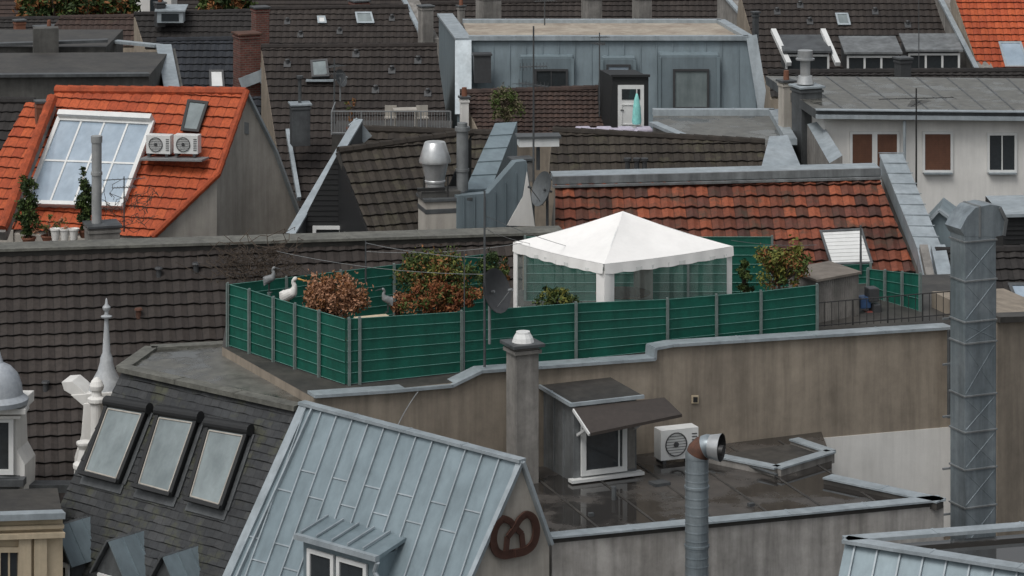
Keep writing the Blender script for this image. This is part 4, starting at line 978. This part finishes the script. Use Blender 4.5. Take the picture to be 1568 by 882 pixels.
mb=MB(); mb.box(S(940,202,101.3),(2.2,.6,.2),.0); mb.box(S(1050,205,101.0),(1.3,.3,.25),.0)
for x in (-1,-.3,.4,1): mb.box(S(940,202,101.3)+Vector((x,0,.08)),(.5,.62,.14),.1)
mb.obj('covered_garden_furniture',None,lav,bevel=.05)

# ================================================================ FAR ROOFS LEFT / TOP
B_,pB_=roofhouse('blue_grey_tiled_house',[(240,62),(372,60),(455,215),(455,320),(250,320)],(300,61,118.),(0,-1),42,T_blue,back=3)
velux('skylight',B_,pB_,[(322,112),(341,112),(343,137),(323,137)],darkg,whitep,h=.12)
C_h,pC=roofhouse('brown_tiled_apartment_house',[(400,72),(668,70),(705,330),(440,330)],(500,71,113.),(0,-1),42,T_brown,back=3)
vents(C_h,pC,[(440,100),(545,85),(600,110),(640,95),(575,140),(655,145)])
velux('skylight',C_h,pC,[(477,98),(500,96),(503,120),(479,121)],darkg,glassl,h=.15)
mb=MB(); p=pC.hit(490,124)+pC.n*.05; mb.box(p,(1.0,.5,.05),0); mb.obj('skylight_flashing',C_h,zincl)
DG3=grp('satellite_dish'); mb=MB(); c=S(521,120,108); mb.dish(c,(.75,-.45,.3),.32); mb.cyl(c-Z*.8,c,.03,n=6,mi=1); mb.obj('dish',DG3,[zincd,grey],smooth=True)
for (p0_,p1_,Y0,Y1) in (((372,62),(400,135),117.,115.),((400,112),(437,205),114.8,111.5),((440,205),(458,310),110.,107.)):
    mb=MB(); mb.beam(S(*p0_,Y0)+Z*.12,S(*p1_,Y1)+Z*.12,.14,.18,0); mb.obj('verge_flashing',C_h,zincl)
chimney('brick_chimney',356,400,52,125,113.5,brick,yaw=.4,pots=0,capm=rust)
chimney('dark_brick_chimney',384,413,12,75,122,brick,yaw=.4,capm=darkg)
mb=MB(); mb.beam(S(368,128,113)+Z*0,S(420,108,113),.1,.4,0); mb.obj('chimney_flashing',C_h,zincl)
chimney('slate_box_chimney',443,476,160,200,108.5,zincd,yaw=.2,capm=zincl)
mb=MB(); mb.cyl(S(459,162,108.5),S(459,120,108.5),.06,n=8); mb.cyl(S(459,120,108.5),S(459,116,108.5),.12,n=8); mb.obj('flue_pipe',None,zincd)
BL=grp('roof_balcony'); zz=CZ-(206+559)*103.5/FL; mb=MB(); a=H(508,206,zz);b=H(690,206,zz); mb.ground([a,b,b+Vector((0,3,0)),a+Vector((0,3,0))],1,0); mb.obj('deck',BL,[bitumd,bitumd])
mb=MB()
for s in (0.05,.78): mb.cyl(a+Z*s,b+Z*s,.022,n=6)
for i in range(45): q=a.lerp(b,i/44); mb.cyl(q,q+Z*.78,.009 if i%11 else .03,n=5)
mb.cyl(a+Z*.78,a+Vector((0,2,.78)),.022,n=6); mb.obj('railing',BL,grey)
CH=grp('garden_chair_set'); mb=MB()
for i,x in enumerate((598,646)):
    p=S(x,203,104.5); p=vz(p,zz)
    mb.box(p+Z*.42,(.4,.4,.04),.2*i,0); mb.box(p+Vector((0,.2,.62)),(.4,.04,.36),.2*i,0)
    for dx,dy in ((.17,.17),(-.17,.17),(.17,-.17),(-.17,-.17)): mb.cyl(p+Vector((dx,dy,0)),p+Vector((dx,dy,.42)),.015,n=6)
p=vz(S(620,203,104.5),zz); mb.box(p+Z*.7,(.8,.6,.04),.1,0)
for dx,dy in ((.35,.25),(-.35,.25),(.35,-.25),(-.35,-.25)): mb.cyl(p+Vector((dx,dy,0)),p+Vector((dx,dy,.7)),.02,n=6)
mb.obj('chairs_and_table',CH,[plasterp])
bush('balcony_plant',vz(S(537,185,104.6),zz+.6),(.2,.2,.5),12,30,.04,[G1,O3],pot=.15)
chimney('slim_white_chimney',704,718,150,200,104,white,yaw=.2,pots=1)
FWL=grp('dark_plaster_building'); mb=MB()
mb.ground([S(-60,118,104.),S(228,116,105.5),S(228,116,105.5)+Vector((0,6,0)),S(-60,118,104)+Vector((0,6,0))],1,0)
mb.ground([S(-60,72,112.),S(162,72,112.5),S(162,72,112.5)+Vector((0,5,0)),S(-60,72,112.)+Vector((0,5,0))],1,0)
for i,(u0,v0,Y0,u1,v1,Y1) in enumerate(((-60,118,104,228,116,105.5),(-60,72,112,165,64,112.5))): mb.beam(S(u0,v0,Y0)+Z*.05,S(u1,v1,Y1)+Z*.05,.4,.1,2)
mb.box(S(70,80,111.5),(.9,.6,1.8),.2,0)
mb.obj('walls',FWL,[concreted,bitumd,zincd])
mb=MB(); a=S(160,62,116.);b=S(243,70,112.);c=S(258,150,107.); w_=Vector((.6,.0,0))
mb.loft([vz(b,0),vz(c,0),vz(c,0)+w_,vz(b,0)+w_],[b-Z*.1,c-Z*.1,c+w_-Z*.1,b+w_-Z*.1],1); mb.beam(b+w_*.3,c+w_*.3,.55,.12,0); mb.beam(a,b,.4,.1,0); mb.obj('firewall_cap',FWL,[zincl,concreted])
roofhouse('far_dark_house',[(-40,30),(90,28),(100,75),(-40,75)],(0,30,150.),(0,-1),40,T_dark,seg=2)
roofhouse('far_red_brown_house',[(92,27),(214,25),(232,72),(60,72)],(150,26,145.),(0,-1),40,T_rbrown,seg=2)
roofhouse('far_dark_house',[(205,22),(384,17),(402,75),(222,75)],(300,20,142.),(0,-1),40,T_dark,seg=2)
hA,pA=roofhouse('far_brown_house',[(404,14),(624,10),(655,85),(404,85)],(500,13,138.),(0,-1),42,T_brown,seg=2)
vents(hA,pA,[(440,35),(520,50),(600,30),(460,55)])
velux('skylight',hA,pA,[(545,22),(568,22),(572,37),(548,37)],zincl,glassl); velux('skylight',hA,pA,[(487,28),(497,28),(499,37),(488,37)],zincl,whitep)
roofhouse('far_brown_terrace_house',[(655,6),(1100,-2),(1115,60),(660,60)],(800,4,145.),(0,-1),42,T_brown,seg=2)
hR,pR_=roofhouse('far_brown_apartment_house',[(1132,-12),(1434,-14),(1480,125),(1172,125)],(1250,0,126.),(0,-1),42,T_brown,seg=2)
vents(hR,pR_,[(1190,20),(1240,35),(1340,20),(1390,40),(1225,10)])
velux('skylight',hR,pR_,[(1280,24),(1297,24),(1301,40),(1284,40)],zincl,glassl)
hO,pO_=roofhouse('far_orange_house',[(1458,-14),(1640,-18),(1640,125),(1505,125)],(1500,0,124.),(0,-1),42,T_orange)
velux('skylight',hO,pO_,[(1530,68),(1562,68),(1575,104),(1540,104)],zincl,glassb)
for nm,a,b,m in (('far_firewall',S(1430,-8,126),S(1497,122,121),plasterg),('far_firewall',S(1098,-8,130),S(1165,70,125),plasterg),('far_firewall',S(617,8,139),S(648,70,136),plasterg)):
    mb=MB(); w_=Vector((.7,0,0)); mb.loft([vz(a,0),vz(b,0),vz(b,0)+w_,vz(a,0)+w_],[a+Z*.3,b+Z*.3,b+w_+Z*.3,a+w_+Z*.3],0); mb.beam(a+Z*.35,b+Z*.35,.2,.1,1); mb.obj(nm,None,[m,zincl])
for (u0,u1,vt,vb,Y,m,p) in ((534,566,2,35,140,brick,0),(640,664,10,75,136,plasterg,0),(728,768,-6,38,140,plasterg,0),(890,922,-6,36,140,plasterg,0),(968,998,-6,36,140,plasterg,0),(1102,1125,-4,40,130,plasterg,0),(50,100,42,62,146,concreted,1),(20,40,32,60,140,terra,0),(236,254,5,24,141,darkg,1),(1152,1162,20,40,118,zincd,0),(700,712,10,24,138,plasterg,1),(1370,1395,90,135,106,darkg,0)):
    chimney('chimney' if m is not brick else 'brick_chimney',u0,u1,vt,vb,Y,m,pots=p)
g=grp('far_dormer'); mb=MB(); p=S(262,25,141); mb.box(p,(1.2,.8,.5),.0,0); mb.prism([p+Vector((-.7,-.5,.27)),p+Vector((.7,-.5,.27)),p+Vector((.7,.8,.4)),p+Vector((-.7,.8,.4))],Z*.06,0); mb.box(p+Vector((0,-.41,0)),(.8,.03,.34),0,1); mb.obj('dormer',g,[zincl,glass])
def glassdormer(name,u0,u1,v0,v1,Y,nx=3,top=None):
    g=grp(name); p_=WP(S((u0+u1)/2,v1,Y),0,-1); q=p_.q([(u0,v0),(u1,v0),(u1,v1),(u0,v1)]); mb=MB(); mb.prism(q,Vector((0,2.4,0)),0)
    mb.prism([q[0]+Vector((-.15,-.2,0)),q[1]+Vector((.15,-.2,0)),q[1]+Vector((.15,2.0,.35)),q[0]+Vector((-.15,2.0,.35))],Z*.08,2)
    window(mb,[q[0].lerp(q[3],.15)-Vector((0,.02,0)),q[1].lerp(q[2],.15)-Vector((0,.02,0)),q[2]-Vector((0,.02,0)),q[3]-Vector((0,.02,0))],Vector((0,-1,0)),.08,1,3,nx,1,.06,.08); mb.obj('dormer',g,[zincd,whitep,top or zincm,glass]); return g
glassdormer('roof_dormer',1298,1375,82,112,120.,nx=3); glassdormer('roof_dormer',1392,1468,78,110,120.5,nx=3)
g=glassdormer('roof_dormer',1204,1268,80,110,120.,nx=2,top=zincd)
mb=MB()
for a,b in (((1184,56),(1208,108)),((1260,56),(1283,108))): mb.beam(S(*a,121.8)+Z*.25,S(*b,119.3)+Z*.25,.2,.16,0)
mb.obj('raking_cheeks',g,whitep)
for i,(u0,u1,v,Y,m) in enumerate(((-80,260,-22,180,T_rbrown),(240,700,-18,185,T_brown),(690,1200,-24,182,T_brown),(1180,1700,-40,178,T_brown))):
    roofhouse('distant_tiled_house',[(u0,v),(u1,v),(u1,v+70),(u0,v+70)],((u0+u1)/2,v,Y),(0,-1),40,m,seg=1)
for (u,v,r) in ((95,8,2.2),(170,10,1.5),(135,0,2.),(345,-2,1.5),(60,14,1.3)):
    bush('distant_tree',S(u,v,160),(r,r,r*.6),60,60,.15,[G2,G2,G1,O3],base=vz(S(u,v,160),8),trunk=.2)
g=grp('distant_white_house'); mb=MB(); p=S(222,8,168); mb.box(p-Z*3,(3.2,3,8.5),0,0); a=p+Z*1.25; mb.prism([a+Vector((-1.8,-1.7,0)),a+Vector((1.8,-1.7,0)),a+Vector((0,-1.7,1.2))],Vector((0,3.4,0)),1)
for x in (-.8,.8): mb.box(p+Vector((x,-1.51,.2)),(.7,.03,1.),0,2)
mb.obj('house',g,[white,backroof,glass])

# ================================================================ LIGHT, WORLD, CAMERA
W=bpy.data.worlds.new('World'); bpy.context.scene.world=W; W.use_nodes=True; nt=W.node_tree; bg=nt.nodes['Background']
sky=nt.nodes.new('ShaderNodeTexSky'); sky.sky_type='NISHITA'; sky.sun_disc=False; sky.sun_elevation=math.radians(58); sky.sun_rotation=math.radians(215); sky.dust_density=4; sky.air_density=1.5
hs=nt.nodes.new('ShaderNodeHueSaturation'); hs.inputs['Saturation'].default_value=.25
nt.links.new(sky.outputs[0],hs.inputs['Color']); nt.links.new(hs.outputs[0],bg.inputs[0]); bg.inputs[1].default_value=.115
sl_=bpy.data.lights.new('sun','SUN'); sl_.energy=1.25; sl_.angle=math.radians(24); sl_.color=(1,.98,.95)
so=bpy.data.objects.new('sun',sl_); bpy.context.scene.collection.objects.link(so)
el=math.radians(58);az=math.radians(215); dr=Vector((math.sin(az)*math.cos(el),math.cos(az)*math.cos(el),math.sin(el)))
so.rotation_euler=dr.to_track_quat('Z','Y').to_euler()
cam=bpy.data.cameras.new('camera'); co=bpy.data.objects.new('camera',cam); bpy.context.scene.collection.objects.link(co)
co.location=CAM; co.rotation_euler=(math.radians(90),0,0); cam.lens=108; cam.sensor_width=36; cam.shift_y=-1000/1568; cam.clip_end=3000; cam.clip_start=1
bpy.context.scene.camera=co
sc=bpy.context.scene; sc.view_settings.view_transform='Standard'; sc.view_settings.look='None'; sc.view_settings.exposure=0
